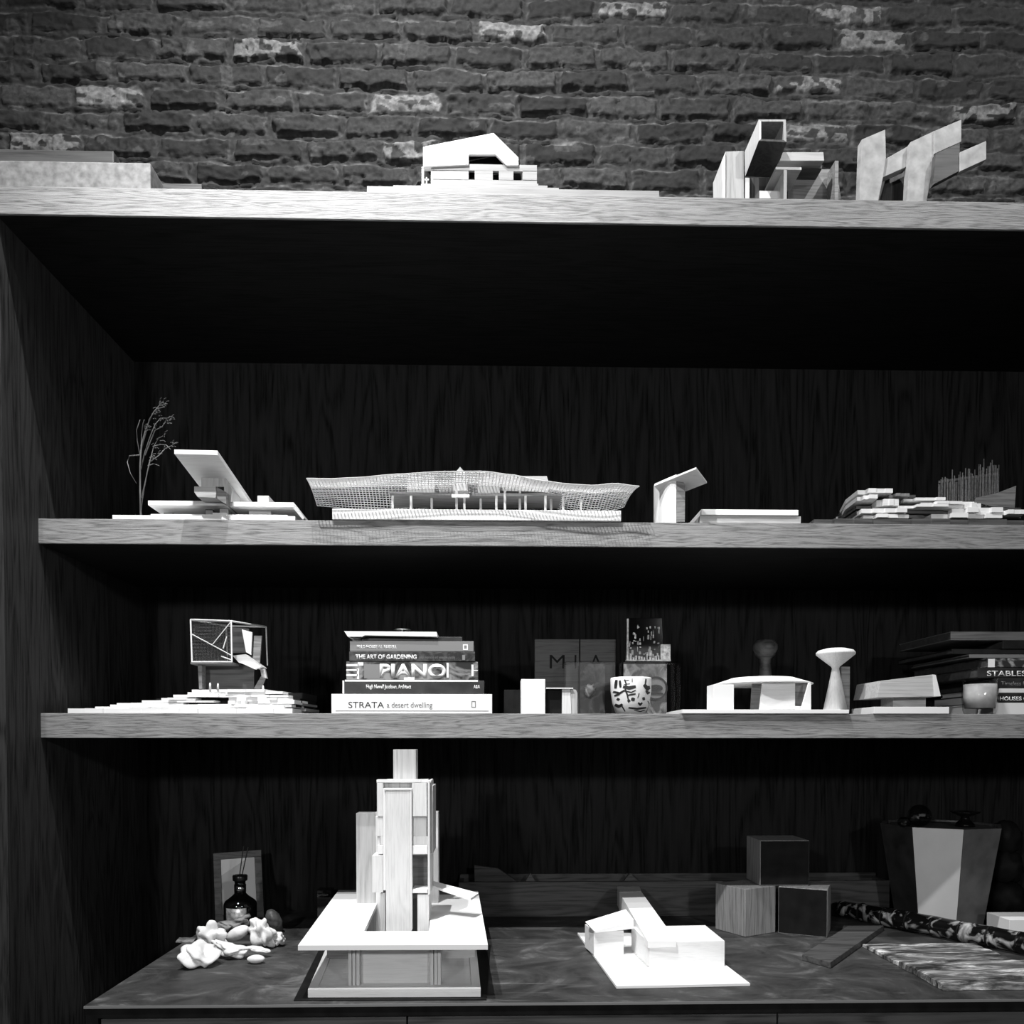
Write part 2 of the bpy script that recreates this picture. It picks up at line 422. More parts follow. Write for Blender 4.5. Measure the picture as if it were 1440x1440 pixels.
# ================================================================== CREDENZA
YD = 1.493
dx0 = X(118, YD, 1413); dx1 = 1.55
cr = thing('credenza', (.4, 1.9, 0), 'low credenza with a scratched dark metal top standing inside the bookcase', 'cabinet')
MB().box((dx0, YD, ZD-.006), (dx1, YW-.004, ZD)).build('desktop', 'desk', cr, bevel=.0008)
MB().box((dx0, YD-.0015, ZD-.005), (dx1, YD-.0002, ZD-.0004)).build('edge_trim', 'greycover', cr)
MB().box((dx0+.002, YD+.003, ZD-.024), (dx1, YW-.006, ZD-.006)).build('frame', 'blackpaint', cr)
MB().box((dx0+.002, YD+.003, 0), (dx0+.024, YW-.006, ZD-.024)).build('side', 'blackpaint', cr)
MB().box((dx1-.02, YD+.003, 0), (dx1, YW-.006, ZD-.024)).build('side', 'blackpaint', cr)
MB().box((dx0+.024, YD+.03, .1), (dx1-.02, YW-.006, ZD-.024)).build('carcass', 'blackpaint', cr)
ds = [dx0+.026, X(572, YD, 1430), X(1095, YD, 1430), dx1-.022]
for i in range(3):
    for k, (za, zb) in enumerate(((ZD-.20, ZD-.027), (ZD-.42, ZD-.205), (ZD-.72, ZD-.425))):
        MB().box((ds[i]+.0015, YD+.006, za), (ds[i+1]-.0015, YD+.029, zb)).build('drawer', 'darkwood', cr, bevel=.0008)

# ================================================================== TOP SHELF
YT = 1.74
tag(MB().box((-1.45, 1.80, Z1+E), (X(218, 1.80), 1.87, Z(228, 1.80, 150))).build('timber_beam', 'beam', bevel=.002),
    'pale chalky timber beam lying on the left end of the top shelf', 'timber')
tag(MB().box((-1.45, 1.90, Z1+E), (X(167, 1.90), 1.94, Z(212, 1.90, 150))).build('timber_board', 'darkwood', bevel=.002),
    'darker board on edge behind the pale chalky beam on the top shelf', 'timber')
tag(MB().box((X(170, 1.96), 1.945, Z1+E), (X(292, 1.96), 2.02, Z(258, 1.945, 250))).build('thin_board', 'darkwood', bevel=.001),
    'thin dark board lying flat behind the end of the pale chalky beam', 'timber')

# gabled house model
hm = thing('house_model', at(720, 273, 1.76).xy.to_3d()+Vector((0, 0, Z1)), 'white house model with a lopsided gable roof on a long stepped base, top shelf', 'architectural model')
hz = Z1+E
MB().px(516, 265, 927, 276, 1.705, 1.93, hz).build('base', 'palewall', hm, bevel=.0005)
def tier(x0, x1, r, ya, yb, m='palewall'): MB().px(x0, r, x1, 276, ya, yb, hz).build('terrace', m, hm, bevel=.0004)
tier(553, 786, 262.2, 1.716, 1.90); tier(592, 770, 259.5, 1.728, 1.88); tier(607, 757, 257, 1.74, 1.87)
wt = Z(256.5, 1.75, 660)
def hpoly(name, pp, ya, yb, m, par=hm): return MB().poly(pp, ya, yb).build(name, m, par, bevel=.0003)
# lower wall with openings: built of piers and bands
yw = 1.752
lw = MB()
for (a, b, c, d) in ((608, 231, 755, 240), (608, 240.2, 659, 252.8), (667.5, 240.2, 693, 252.8), (701.5, 240.2, 722, 252.8), (735, 240.2, 755, 252.8), (608, 253, 755, 259.5)):
    lw.px(a, b, c, d, yw, yw+.006)
lw.build('lower_wall', 'palewall', hm)
MB().px(609, 237, 733, 257.5, yw+.03, yw+.033).build('shade_backing', 'blackpaint', hm)  # added black sheet, darkens the openings like shade inside
MB().px(735, 233, 755, 258, yw+.0065, 1.86).build('side_wall', 'basswood', hm)
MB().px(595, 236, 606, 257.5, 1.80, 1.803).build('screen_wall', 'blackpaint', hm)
fr = MB()
for (a, b, c, d) in ((593, 236, 596, 257.5), (606, 236, 608.5, 257.5), (593, 234.5, 608, 237)): fr.px(a, b, c, d, 1.754, 1.762)
fr.build('porch_frame', 'white', hm)
fg = MB(); fg.px(599, 249, 600.6, 259, 1.742, 1.744); fg.px(597, 251.5, 603, 253, 1.742, 1.744)
fg.build('scale_figure', 'white', hm)
# gable face with a trapezoid opening
gy = 1.748
g = MB()
g.poly([(595, 206.5), (694, 187), (700, 193), (659, 217), (659, 231), (595, 234)], gy, gy+.006)
g.poly([(700, 193), (729, 221.5), (729, 232), (712, 232), (697, 217), (659, 217)], gy, gy+.006)
g.build('gable_wall', 'white', hm)
MB().poly([(595, 206.5), (694, 187), (694, 190), (595, 209.5)], gy+.0065, 1.87).build('roof', 'white', hm)
MB().poly([(694, 187), (729, 221.5), (727, 224), (694, 190)], gy+.0065, 1.87).build('roof', 'white', hm)
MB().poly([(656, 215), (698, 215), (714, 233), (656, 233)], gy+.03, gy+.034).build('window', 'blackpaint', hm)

# stacked tube model
tm = thing('box_tube_model', Vector((X(1100, 1.76), 1.76, Z1)), 'wooden model with a raised hollow square tube over small slabs, right part of top shelf', 'architectural model')
b0 = Z1+E
MB().poly([(1020, 213), (1046, 212), (1046, 281), (1020, 281)], 1.725, 1.80).build('left_slab', 'maple_z', tm, bevel=.0006)
MB().poly([(1015, 226), (1020, 214), (1020, 281), (1016, 281)], 1.722, 1.79).build('edge_strip', 'basswood_z', tm)
# the hollow tube leans towards the viewer: front mouth frame, sides going back and down
def lerp(a, b, t): return a+(b-a)*t
fA = [at(x, y, 1.69) for x, y in ((1067, 168), (1105, 168), (1106, 200), (1067, 198))]
bA = [at(x, y, 1.80) for x, y in ((1047, 214), (1082, 214), (1088, 250), (1048, 248))]
cA = sum(fA, Vector())/4; cB = sum(bA, Vector())/4
fI = [cA+(p-cA)*.82 for p in fA]; bI = [cB+(p-cB)*.82 for p in bA]
def wallq(i, m, nm):
    j = (i+1) % 4
    MB().add([fA[i], fA[j], bA[j], bA[i], fI[i], fI[j], bI[j], bI[i]],
             [(0,1,2,3),(4,7,6,5),(0,4,5,1),(3,2,6,7),(0,3,7,4),(1,5,6,2)]).build('tube_wall', m, tm)
wallq(0, M['maple_z'], ''); wallq(1, M['maple_z'], ''); wallq(2, M['darkwood_z'], ''); wallq(3, M['basswood_z'], '')
MB().poly([(1097, 214), (1158, 214), (1159, 226), (1096, 226)], 1.745, 1.83).build('top_block', 'maple', tm, bevel=.0004)
MB().px(1091, 235, 1127, 238.5, 1.73, 1.80).build('ledge', 'basswood', tm)
MB().px(1127, 228, 1156, 237, 1.76, 1.83).build('beam', 'darkwood', tm)
for x0, x1, mm in ((1048, 1054, 'basswood_z'), (1102, 1106.5, 'basswood_z')):
    MB().px(x0, 239 if x0 > 1100 else 250, x1, 281, 1.728, 1.79, b0).build('post', mm, tm)
MB().px(1054, 250, 1067, 281, 1.75, 1.80, b0).build('back_block', 'darkwood_z', tm)
MB().px(1067, 250, 1102, 268, 1.80, 1.83, b0).build('rear_wall', 'darkwood_z', tm)
MB().px(1068, 268.5, 1101, 279, 1.75, 1.77).build('crosspiece', 'basswood', tm)
MB().poly([(1108, 238), (1176, 238), (1183, 281), (1108, 281)], 1.795, 1.84).build('rear_block', 'midwood', tm)
MB().px(1174, 226, 1179, 281, 1.75, 1.79, b0).build('side_strip', 'midwood', tm)

# slanted interlocking slabs
sm = thing('slab_sculpture', Vector((X(1290, 1.75), 1.75, Z1)), 'pale sculpture of slanted interlocking slabs at the right end of the top shelf', 'sculpture')
MB().poly([(1212, 196), (1245, 182), (1246, 222), (1242, 248), (1235, 283), (1209, 282)], 1.715, 1.735).build('slab', 'rough_pale', sm, bevel=.0006)
MB().poly([(1244, 224), (1276, 206), (1276, 234), (1240, 250)], 1.718, 1.738).build('cross_slab', 'rough_pale', sm, bevel=.0006)
MB().poly([(1280, 200), (1314, 184), (1314, 217), (1309, 250), (1303, 284), (1276, 283)], 1.705, 1.725).build('slab', 'rough_pale', sm, bevel=.0006)
MB().poly([(1314.3, 184), (1352, 168), (1352, 199), (1314.3, 216)], 1.700, 1.722).build('cross_slab', 'rough_pale', sm, bevel=.0006)
MB().poly([(1350, 214), (1387, 198), (1387, 224), (1350, 241)], 1.685, 1.70).build('cross_slab', 'rough_pale', sm, bevel=.0006)
MB().poly([(1316, 216), (1350, 201), (1349.7, 240), (1312, 260)], 1.688, 1.702).build('dark_arm', 'darkwood', sm, bevel=.0006)
MB().poly([(1246, 250), (1276, 236), (1274, 281), (1240, 281)], 1.76, 1.80).build('rear_block', 'darkwood_z', sm)

# ================================================================== SECOND SHELF
z2 = Z2+E
cm = thing('cantilever_house_model', Vector((X(290, 1.88), 1.88, Z2)), 'wooden house model with a steep tilted roof and a dried twig tree, upper shelf', 'architectural model')
MB().px(158, 725, 415, 731, 1.842, 2.0, z2).build('base', 'white', cm, bevel=.0005)
MB().px(212, 723.5, 404, 728, 1.85, 1.99, z2+.004).build('terrace', 'white', cm)
MB().px(299, 721, 318, 727, 1.844, 1.86, z2+.004).build('step', 'white', cm)
zr = Z(711, 1.85, 300); zr1 = Z(704.5, 1.85, 300)
MB().box((X(210, 1.85), 1.85, zr), (X(318, 1.85), 1.98, zr1)).build('lower_roof', 'basswood', cm, bevel=.0004)
pa = at(318, 712.5, 1.85); 
MB().prism([at(316, 712, 1.845), at(413, 713, 1.845), at(413, 706.5, 1.845), at(316, 705.5, 1.845)], (.0, .23, 0)).build('lower_roof', 'basswood', cm, bevel=.0004)
MB().poly([(413, 706.5), (428, 728), (426, 731), (411, 713)], 1.846, 1.90).build('roof_return', 'maple', cm)
ws = MB()
for x0, x1, ya in ((230, 243, 1.91), (289, 299, 1.88)): ws.px(x0, 711, x1, 726, ya, ya+.03, z2+.004)
ws.build('lower_wall', 'midwood', cm)
MB().px(309, 711, 321, 726, 1.87, 1.92, z2+.004).build('pier', 'maple_z', cm)
MB().px(350, 713, 381, 726, 1.875, 1.93, z2+.004).build('pier', 'maple', cm)
MB().px(362, 697, 378, 706, 1.86, 1.93).build('roof_block', 'maple', cm, bevel=.0005)
# upper volumes
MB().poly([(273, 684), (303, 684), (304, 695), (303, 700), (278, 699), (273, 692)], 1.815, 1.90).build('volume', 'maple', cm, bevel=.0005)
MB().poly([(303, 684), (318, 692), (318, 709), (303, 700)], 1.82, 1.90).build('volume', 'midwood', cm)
MB().px(283, 668, 315, 684.5, 1.84, 1.90).build('core', 'maple_z', cm, bevel=.0005)
MB().poly([(315, 668), (327, 690), (327, 706), (315, 704)], 1.84, 1.90).build('core_side', 'maple_z', cm)
# tilted roof: long slab rising to the front left
a0, a1 = at(245, 632, 1.77), at(306, 633.5, 1.77)
c0, c1 = at(290, 668, 1.93), at(355, 705, 1.93)
b0_, b1_ = at(283, 683, 1.93), at(355, 706, 1.93)
th = Vector((0, 0, -.0095))
nrm = (a1-a0).cross(c1-a1)
MB().add([a0, a1, b1_, at(300, 704, 1.93), a0+th, a1+th, b1_+th, at(300, 704, 1.93)+th],
         [(0,1,2,3),(4,7,6,5),(0,4,5,1),(1,5,6,2),(2,6,7,3),(3,7,4,0)]).build('tilted_roof', 'basswood', cm, bevel=.0004)
tw = MB()
tb = at(198, 726, 1.86)
def pth(pts, r0, r1, Y=1.86):
    n = len(pts); P = [at(x, y, Y + .012*math.sin(i*1.7)*(i > 0)) for i, (x, y) in enumerate(pts)]
    tw.tube(P, [lerp(r0, r1, i/(n-1)) for i in range(n)], 5)
main = [[(198, 725), (197, 690), (197, 655), (199, 625), (205, 603), (213, 585), (220, 575), (232, 572)],
 [(198, 720), (202, 690), (207, 665), (212, 645), (216, 628), (223, 616), (229, 613)],
 [(199, 700), (206, 670), (210, 650), (224, 640), (233, 630), (243, 626)],
 [(198, 660), (204, 635), (212, 612), (218, 597), (226, 588), (238, 588)],
 [(197, 640), (193, 620), (192, 605), (197, 590)], [(199, 628), (199, 610), (201, 596), (203, 590)],
 [(196, 640), (182, 641), (179, 650), (183, 665), (192, 680)], [(199, 630), (206, 606), (210, 590), (217, 578), (225, 569), (230, 568)],
 [(215, 628), (225, 625), (234, 626), (240, 632)], [(208, 655), (216, 652), (224, 655)], [(204, 640), (212, 620), (218, 605), (228, 600), (233, 593)]]
for k, p in enumerate(main): pth(p, .0022 if k == 0 else .0014, .0006)
for k in range(70):
    p = random.choice(main[:4]+main[7:8]+main[10:]); i = random.randint(len(p)//2, len(p)-1); x, y = p[i]
    x += random.uniform(-3, 3); y += random.uniform(-4, 4); a = random.uniform(-.3, 1.6); l = random.uniform(3, 8)
    pth([(x, y), (x+l*.6*math.cos(a), y-l*.6*math.sin(a)), (x+l*math.cos(a-.3), y-l*math.sin(a-.3))], .0011, .0005)
tw.build('twig_tree', 'twig', cm, smooth=True)

# gridshell pavilion
gm = thing('gridshell_model', Vector((X(668, 1.9), 1.9, Z2)), 'long pavilion model under a wavy white lattice roof, middle of the upper shelf', 'architectural model')
MB().box((X(468, 1.832), 1.832, z2), (X(873, 1.832), 2.06, Z(716.5, 1.832, 670))).build('base', 'basswood', gm, bevel=.001)
zb = Z(716.5, 1.832, 670)
NXg, NYg = 96, 18
fp = [(430, 673), (465, 673.5), (500, 672), (560, 667), (620, 663.5), (680, 663), (720, 668), (760, 676), (800, 681), (835, 683), (865, 680), (897, 684)]
bp_ = [(445, 711), (500, 716), (560, 719), (620, 712), (680, 700), (740, 706), (800, 718), (835, 724), (868, 716), (880, 712)]
def interp(pp, x):
    if x <= pp[0][0]: return pp[0][1]
    for (xa, ya), (xb, yb) in zip(pp, pp[1:]):
        if x <= xb:
            t = (x-xa)/(xb-xa); t = t*t*(3-2*t)*.5+t*.5; return lerp(ya, yb, t)
    return pp[-1][1]
pts = {}
for i in range(NXg+1):
    u = i/NXg; fx_ = lerp(431, 899, u); bx_ = lerp(446, 878, u)
    A = at(fx_, interp(fp, fx_), 1.78); B = at(bx_, interp(bp_, bx_), 2.03)
    mid = (A+B)/2 + Vector((0, 0, .012+.01*math.sin(u*9)))
    for j in range(NYg+1):
        t = j/NYg
        pts[i, j] = A*(1-t)**2 + mid*2*t*(1-t) + B*t*t
gl = MB()
for j in range(NYg+1): gl.tube([pts[i, j] for i in range(0, NXg+1, 2)], .0017 if j < 8 else .0009, 4)
for i in range(NXg+1): gl.tube([pts[i, j] for j in range(0, NYg+1, 2)], .0009, 4)
gl.build('lattice_roof', 'white', gm)
cols = [(552, 697), (578, 697), (607, 697), (642, 690), (653, 690), (676, 697), (698, 697), (710, 690), (731, 690), (739, 697), (767, 697), (775, 697), (792, 699), (817, 703)]
for k, (x, y) in enumerate(cols):
    ya = 1.86 + .03*(k % 3)
    MB().px(x-1.6, y, x+1.6, 717, ya, ya+.005, zb).build('column', 'maple_z', gm)
MB().px(635, 695, 660, 698.5, 1.850, 1.858).build('beam', 'white', gm)
MB().px(572, 669, 611, 693, 1.905, 1.99).build('volume', 'maple_z', gm)
MB().px(612, 676, 638, 693, 1.93, 1.99).build('volume', 'midwood', gm)
MB().poly([(638, 667), (647, 656.5), (656, 667), (658, 690), (637, 690)], 1.875, 1.90).build('gable_volume', 'maple_z', gm)
MB().px(672, 674, 703, 693, 1.905, 1.99).build('volume', 'maple_z', gm)
MB().poly([(680, 669.5), (769, 669.5), (772, 680), (772, 692), (703, 690), (703, 676), (680, 674)], 1.925, 2.0).build('long_volume', 'maple', gm)
MB().px(548, 693, 790, 697, 1.90, 2.0).build('deck', 'midwood', gm)

# curved pavilion
pv = thing('curved_pavilion_model', Vector((X(945, 1.9), 1.9, Z2)), 'small curved wooden tower model with a slanted flat cap on the upper shelf', 'architectural model')
prof = [at(x, 733, 1.88).x for x in (919, 930, 951)]
cb = MB()
ns = 12; vs = []; 
topz = lambda t: Z(lerp(684, 668, t), 1.86, 935)
bot = []; top = []
for i in range(ns+1):
    t = i/ns; px_ = lerp(921, 951, t); y_ = 1.845 + .07*(1-t)**2
    bot.append(Vector((X(px_, y_, 730), y_, z2))); 
    top.append(Vector((X(px_, y_, 680), y_, Z(lerp(680, 667, t), y_, 940))))
back = [Vector((p.x+.001, p.y+.05*(i/ns)+.02, p.z)) for i, p in enumerate(bot)]
backt = [Vector((p.x+.001, p.y+.05*(i/ns)+.02, p.z)) for i, p in enumerate(top)]
fs = []; n = ns+1
for i in range(ns):
    fs += [(i, i+1, n+i+1, n+i), (2*n+i+1, 2*n+i, 3*n+i, 3*n+i+1), (n+i, n+i+1, 3*n+i+1, 3*n+i), (i+1, i, 2*n+i, 2*n+i+1)]
fs += [(0, n, 3*n, 2*n), (ns, 2*n+ns, 3*n+ns, n+ns)]
cb.add(bot+top+back+backt, fs).build('curved_wall', 'basswood_z', pv)
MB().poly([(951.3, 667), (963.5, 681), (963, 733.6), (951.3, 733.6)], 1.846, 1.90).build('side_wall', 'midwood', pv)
MB().prism([at(920, 681, 1.87), at(979, 657, 1.80), at(979, 659.5, 1.80), at(920, 683.5, 1.87)], at(994, 677, 1.84)-at(979, 657, 1.80)).build('cap', 'basswood', pv)

# flat slabs
tag(MB().px(986, 716.5, 1123, 724.5, 1.875, 2.05).build('white_case', 'white', bevel=.001), 'flat white slab lying on top of thin boards beside the curved tower model', 'board')
zt = Z(724.5, 1.875, 1055)
tag(MB().box((X(983, 1.88), 1.88, Z2+.0056), (X(1125, 1.88), 2.06, zt-.0004)).build('wood_board', 'maple', bevel=.0008), 'pale wooden board lying under the flat white slab', 'board')
tag(MB().box((X(968, 1.85), 1.855, z2), (X(1168, 1.855), 2.08, Z2+.005)).build('backing_board', 'darkwood', bevel=.0006), 'wide thin dark board at the very bottom under the flat white slab', 'board')

# contour model with sticks
km = thing('stick_forest_model', Vector((X(1300, 1.9), 1.9, Z2)), 'layered contour model with a fence of thin upright sticks, right end of the upper shelf', 'architectural model')
rnd = random.Random(3)
def layer(par, x0, x1, y0, y1, ya, yb, m, zlo=None, name='contour_layer'):
    """thin site layer with a stepped, irregular outline in plan"""
    c = (x0+x1)/2; zt_ = Z(y0, ya, c); zb_ = zlo if zlo is not None else Z(y1, ya, c)
    xa, xb = X(x0, ya, y0), X(x1, ya, y0); k = max(4, int((x1-x0)/26)); fr_ = []
    for i in range(k+1):
        t = i/k; fr_.append((lerp(xa, xb, t), ya + rnd.uniform(0, .010) + (.012 if i in (0, k) else 0)))
    pl = []
    for (xx, yy), (xn, yn) in zip(fr_, fr_[1:]): pl += [(xx, yy), (xn-.002, yy)]
    pl += [(xb, fr_[-1][1]), (xb+.01, (ya+yb)/2), (xb-.02, yb), (xa+.03, yb), (xa+.004, (ya+yb)/2)]
    MB().prism([Vector((x, y, zb_)) for x, y in pl], (0, 0, zt_-zb_)).build(name, m, par)
z = z2
layer(km, 1148, 1445, 729, 732.5, 1.87, 2.28, 'darkwood', z)
for (x0, x1, y0, y1, m) in ((1219, 1282, 722, 727, 'white'), (1215, 1278, 713.5, 719.5, 'basswood'), (1238, 1268, 700, 709, 'basswood'),
    (1211, 1236, 695, 700.5, 'white'), (1211, 1258, 686, 692, 'white'), (1256, 1283, 692, 696, 'greycover'), (1277, 1333, 698, 701.5, 'basswood'),
    (1268, 1358, 708.5, 712, 'white'), (1300, 1374, 704, 708, 'white'), (1352, 1384, 706, 713, 'basswood'), (1344, 1412, 713, 720, 'white'),
    (1314, 1412, 721, 727.5, 'white'), (1412, 1446, 715.5, 721.5, 'white'), (1362, 1414, 719.5, 723, 'white')):
    layer(km, x0, x1, y0, y1, 1.875+rnd.uniform(0, .004), 2.0+rnd.uniform(0, .15), m)
for i, (x0, x1, y0, y1) in enumerate(((1210, 1300, 724, 728), (1209, 1330, 716, 721), (1209, 1340, 709, 713), (1212, 1320, 702, 706), (1212, 1290, 695, 699))):
    layer(km, x0, x1, y0, y1, 1.895+.004*i, 2.26-.03*i, 'darkwood')
layer(km, 1290, 1440, 712, 727, 1.905, 2.2, 'darkwood')
MB().poly([(1370, 706), (1395, 712), (1427, 714), (1429, 683), (1400, 694), (1372, 700)], 1.93, 1.936).build('curved_wall', 'midwood', km)
for i in range(46):
    x = 1320 + i*1.87 + rnd.uniform(-.4, .4); t = (x-1320)/86
    y = lerp(676, 654, t) + rnd.uniform(-9, 9) - (8 if rnd.random() < .15 else 0); Yk = 1.945 + .015*math.sin(i*2.4)
    zlo = Z(712, Yk, x)
    MB().box((X(x, Yk, 690)-.0008, Yk, zlo), (X(x, Yk, 690)+.0008, Yk+.0016, Z(y, Yk, x))).build('stick', 'midwood', km)
MB().poly([(1320, 676), (1405, 664), (1405, 667), (1320, 679)], 1.966, 1.968).build('rail', 'midwood', km)

# ================================================================== THIRD SHELF
z3 = Z3+E
fm = thing('frame_cube_model', Vector((X(310, 1.9), 1.9, Z3)), 'layered contour model carrying an open wire-framed box pavilion, left on the lower shelf', 'architectural model')
rnd = random.Random(11)
fl = [(90, 410, 996, 1001), (130, 400, 993.5, 996), (150, 290, 990.5, 993.5), (158, 250, 988, 990.5), (196, 300, 984.5, 987.5),
      (200, 258, 988, 994), (250, 410, 990, 994), (318, 345, 985, 990), (345, 415, 984, 989.5), (345, 405, 981, 984), (318, 376, 980, 986),
      (240, 330, 976.5, 980), (260, 372, 973, 977), (265, 373, 969, 973), (330, 398, 972, 975.5), (300, 405, 977, 980), (222, 275, 981, 984)]
layer(fm, 90, 412, 996, 1003, 1.843, 2.15, 'white', z3)
for i, (x0, x1, y0, y1) in enumerate(fl[1:]):
    layer(fm, x0, x1, y0, y1, 1.85+rnd.uniform(0, .003)+.003*(1001-y0)/20, 2.0+rnd.uniform(0, .1), 'white' if i % 4 else 'basswood')
for (x0, x1, y0, y1) in ((165, 418, 988, 994), (215, 422, 982, 988), (262, 424, 974, 982)):
    layer(fm, x0, x1, y0, y1, 1.882, 2.12, 'blackpaint')
for (x0, x1, y0, y1) in ((380, 420, 976.5, 979), (385, 424, 983, 986), (390, 427, 989, 992), (398, 430, 996, 1000)):
    layer(fm, x0, x1, y0, y1, 1.90, 2.10, 'greycover')
for x, y in ((295.5, 960), (306.5, 961), (370, 964)):
    c = at(x, 969, 1.857)
    MB().tube([at(x, 971, 1.862), at(x, y+2, 1.862), at(x, y, 1.862)], [.0026, .0022, .0012], 8).build('scale_figure', 'white', fm, smooth=True)
# box frame: front face, right side running back
A0, A1, A2, A3 = [at(x, y, 1.86) for x, y in ((268, 871.5), (325, 873.5), (326, 931), (270, 931))]
B1, B2 = at(374, 881.5, 2.02), at(376, 936, 2.02)
B0, B3 = at(318, 880, 2.02), at(320, 936, 2.02)
bf = MB()
for a, b in ((A0, A1), (A1, A2), (A2, A3), (A3, A0), (A1, B1), (B1, B2), (A0, B0), (B0, B1), (B0, B3)): bf.bar(a, b, .0022)
bf.bar(at(270, 892, 1.859), at(326, 922, 1.859), .0012); bf.bar(at(299, 906, 1.858), at(324, 875, 1.858), .0012)
bf.bar(at(314, 912, 1.859), at(319, 895, 1.859), .0014); bf.bar(at(311, 923, 1.859), at(325, 928, 1.859), .0014)
bf.build('box_frame', 'basswood', fm)
sc = MB()
for k in range(30):
    t = k/29; sc.bar(A0.lerp(A3, t)+Vector((0, .003, 0)), A1.lerp(A2, t)+Vector((0, .003, 0)), .0005)
for k in range(30):
    t = k/29; sc.bar(A0.lerp(A1, t)+Vector((0, .004, 0)), A3.lerp(A2, t)+Vector((0, .004, 0)), .0005)
sc.build('mesh_screen', 'screen', fm)
MB().px(268, 931, 327, 934, 1.863, 2.0).build('floor_plate', 'midwood', fm)
MB().poly([(278, 934), (284, 934), (284, 969), (280, 969)], 1.875, 1.90).build('leg', 'midwood', fm)
MB().poly([(284, 934), (357, 936), (357, 969), (284, 969)], 1.91, 1.916).build('lower_wall', 'darkwood', fm)
MB().poly([(327, 882), (350, 884), (352, 918), (327, 918)], 1.95, 1.955).build('rear_wall', 'darkwood', fm)
MB().poly([(340, 885), (354.5, 889), (353, 921), (346, 917)], 1.90, 1.906).build('panel', 'basswood_z', fm)
MB().poly([(357, 894), (368, 894), (365, 934), (355, 930)], 1.91, 1.916).build('panel', 'midwood', fm)
MB().poly([(327, 922), (345, 920), (367, 937), (360, 940), (336, 932)], 1.88, 1.93).build('stair', 'maple', fm)
MB().poly([(336, 931), (367, 937.5), (358, 941)], 1.868, 1.88).build('stair_edge', 'white', fm)
MB().poly([(366, 942), (372, 940), (375, 954), (368, 952)], 1.90, 1.91).build('strut', 'maple', fm)
MB().poly([(367, 951), (372, 954), (365, 971), (357, 968)], 1.90, 1.91).build('strut', 'midwood', fm)

# --- left book pile
def book(name, label, x0, x1, y0, y1, ya, cover, zlo=None, depth=.24, group=None, pages='paper', hard=True):
    c = (x0+x1)/2; zt_ = Z(y0, ya, c); zb_ = zlo if zlo is not None else Z(y1, ya, c)+.0003
    xa, xb = X(x0, ya, y0), X(x1, ya, y0)
    o = thing(name, Vector(((xa+xb)/2, ya+depth/2, zb_)), label, 'book', group)
    t = .0018
    cv = MB().box((xa, ya, zb_), (xb, ya+t, zt_))
    cv.box((xa, ya+t, zb_), (xb, ya+depth, zb_+t)); cv.box((xa, ya+t, zt_-t), (xb, ya+depth, zt_))
    cv.build('cover', cover, o, bevel=.0005)
    MB().box((xa+.003, ya+t+.0004, zb_+t+.0002), (xb-.003, ya+depth-.003, zt_-t-.0002)).build('page_block', pages, o)
    return o
yb_ = 1.846
s0 = book('book', 'large white book with the word STRATA on its spine, bottom of its pile', 466, 692, 976, 1003, yb_, 'white', z3, .29)
text('title_lettering', 'STRATA', 490, 995.5, 540, 9, yb_-.0001, 'ink', s0)
text('subtitle_lettering', 'a desert dwelling', 544, 995, 608, 8, yb_-.0001, 'greyink', s0)
def outline(par, x0, y0, x1, y1, w, Y, m, name='emblem'):
    mb = MB()
    mb.px(x0, y0, x1, y0+w, Y-.0004, Y-.0001); mb.px(x0, y1-w, x1, y1, Y-.0004, Y-.0001)
    mb.px(x0, y0+w, x0+w, y1-w, Y-.0004, Y-.0001); mb.px(x1-w, y0+w, x1, y1-w, Y-.0004, Y-.0001)
    return mb.build(name, m, par)
outline(s0, 663, 986, 669, 995, 1, yb_, 'greyink')
MB().px(472, 999.3, 687, 1000, yb_-.0004, yb_-.0001).build('spine_rule', 'greyink', s0)
s1 = book('book', 'black book with a white top edge, second from the bottom of the left pile', 483, 681, 957, 975.3, 1.856, 'darkcover', None, .25)
MB().px(485, 956.0, 672, 958.6, 1.8555, 1.8559).build('white_edge', 'white', s1)
MB().px(481.6, 957, 484, 975.3, 1.8553, 1.8559).build('white_corner', 'white', s1)
text('title_lettering', 'Hugh Newell Jacobsen, Architect', 515, 968, 578, 5.5, 1.8559, 'whiteink', s1, .02)
text('spine_mark', 'A&A', 666, 968, 675, 5, 1.8559, 'whiteink', s1, .02)
s2 = book('book', 'thick photo-covered book lettered PIANO in big white capitals', 487, 672, 930.5, 956.0, 1.862, 'pianoart', None, .27)
text('title_lettering', 'PIANO', 534, 952.5, 627, 19, 1.8619, 'whiteink', s2, .035)
st_ = MB()
for (a, b, c, d) in ((487, 934, 504, 937), (487, 941, 503, 943.5), (487, 948, 503, 951), (503, 931, 511, 936), (502, 940, 505, 955), (628, 932, 631, 953), (663, 934.5, 666, 951), (666, 942, 672, 943.5), (568, 952.5, 583, 956)):
    MB().px(a, b, c, d, 1.8614, 1.8619).build('spine_print', 'whiteink', s2)
bl = MB(); bl.px(512, 934, 534, 954, 1.8616, 1.8619); bl.build('spine_patch', 'greycover', s2)
s3 = book('book', 'dark book titled THE ART OF GARDENING lying above the PIANO book', 491, 668, 916.5, 930.0, 1.860, 'gardenart', None, .25)
text('title_lettering', 'THE ART OF GARDENING', 500, 926.6, 586, 6.2, 1.8599, 'whiteink', s3, .03)
text('subtitle_lettering', 'design inspiration and innovative planting', 589, 926, 640, 4, 1.8599, 'greyink', s3)
MB().px(650, 921, 654, 928, 1.8595, 1.8599).build('emblem', 'greycover', s3)
s4 = book('book', 'plain grey book with small white lettering lying above the gardening book', 492, 666, 901.5, 916.0, 1.866, 'greycover', None, .24)
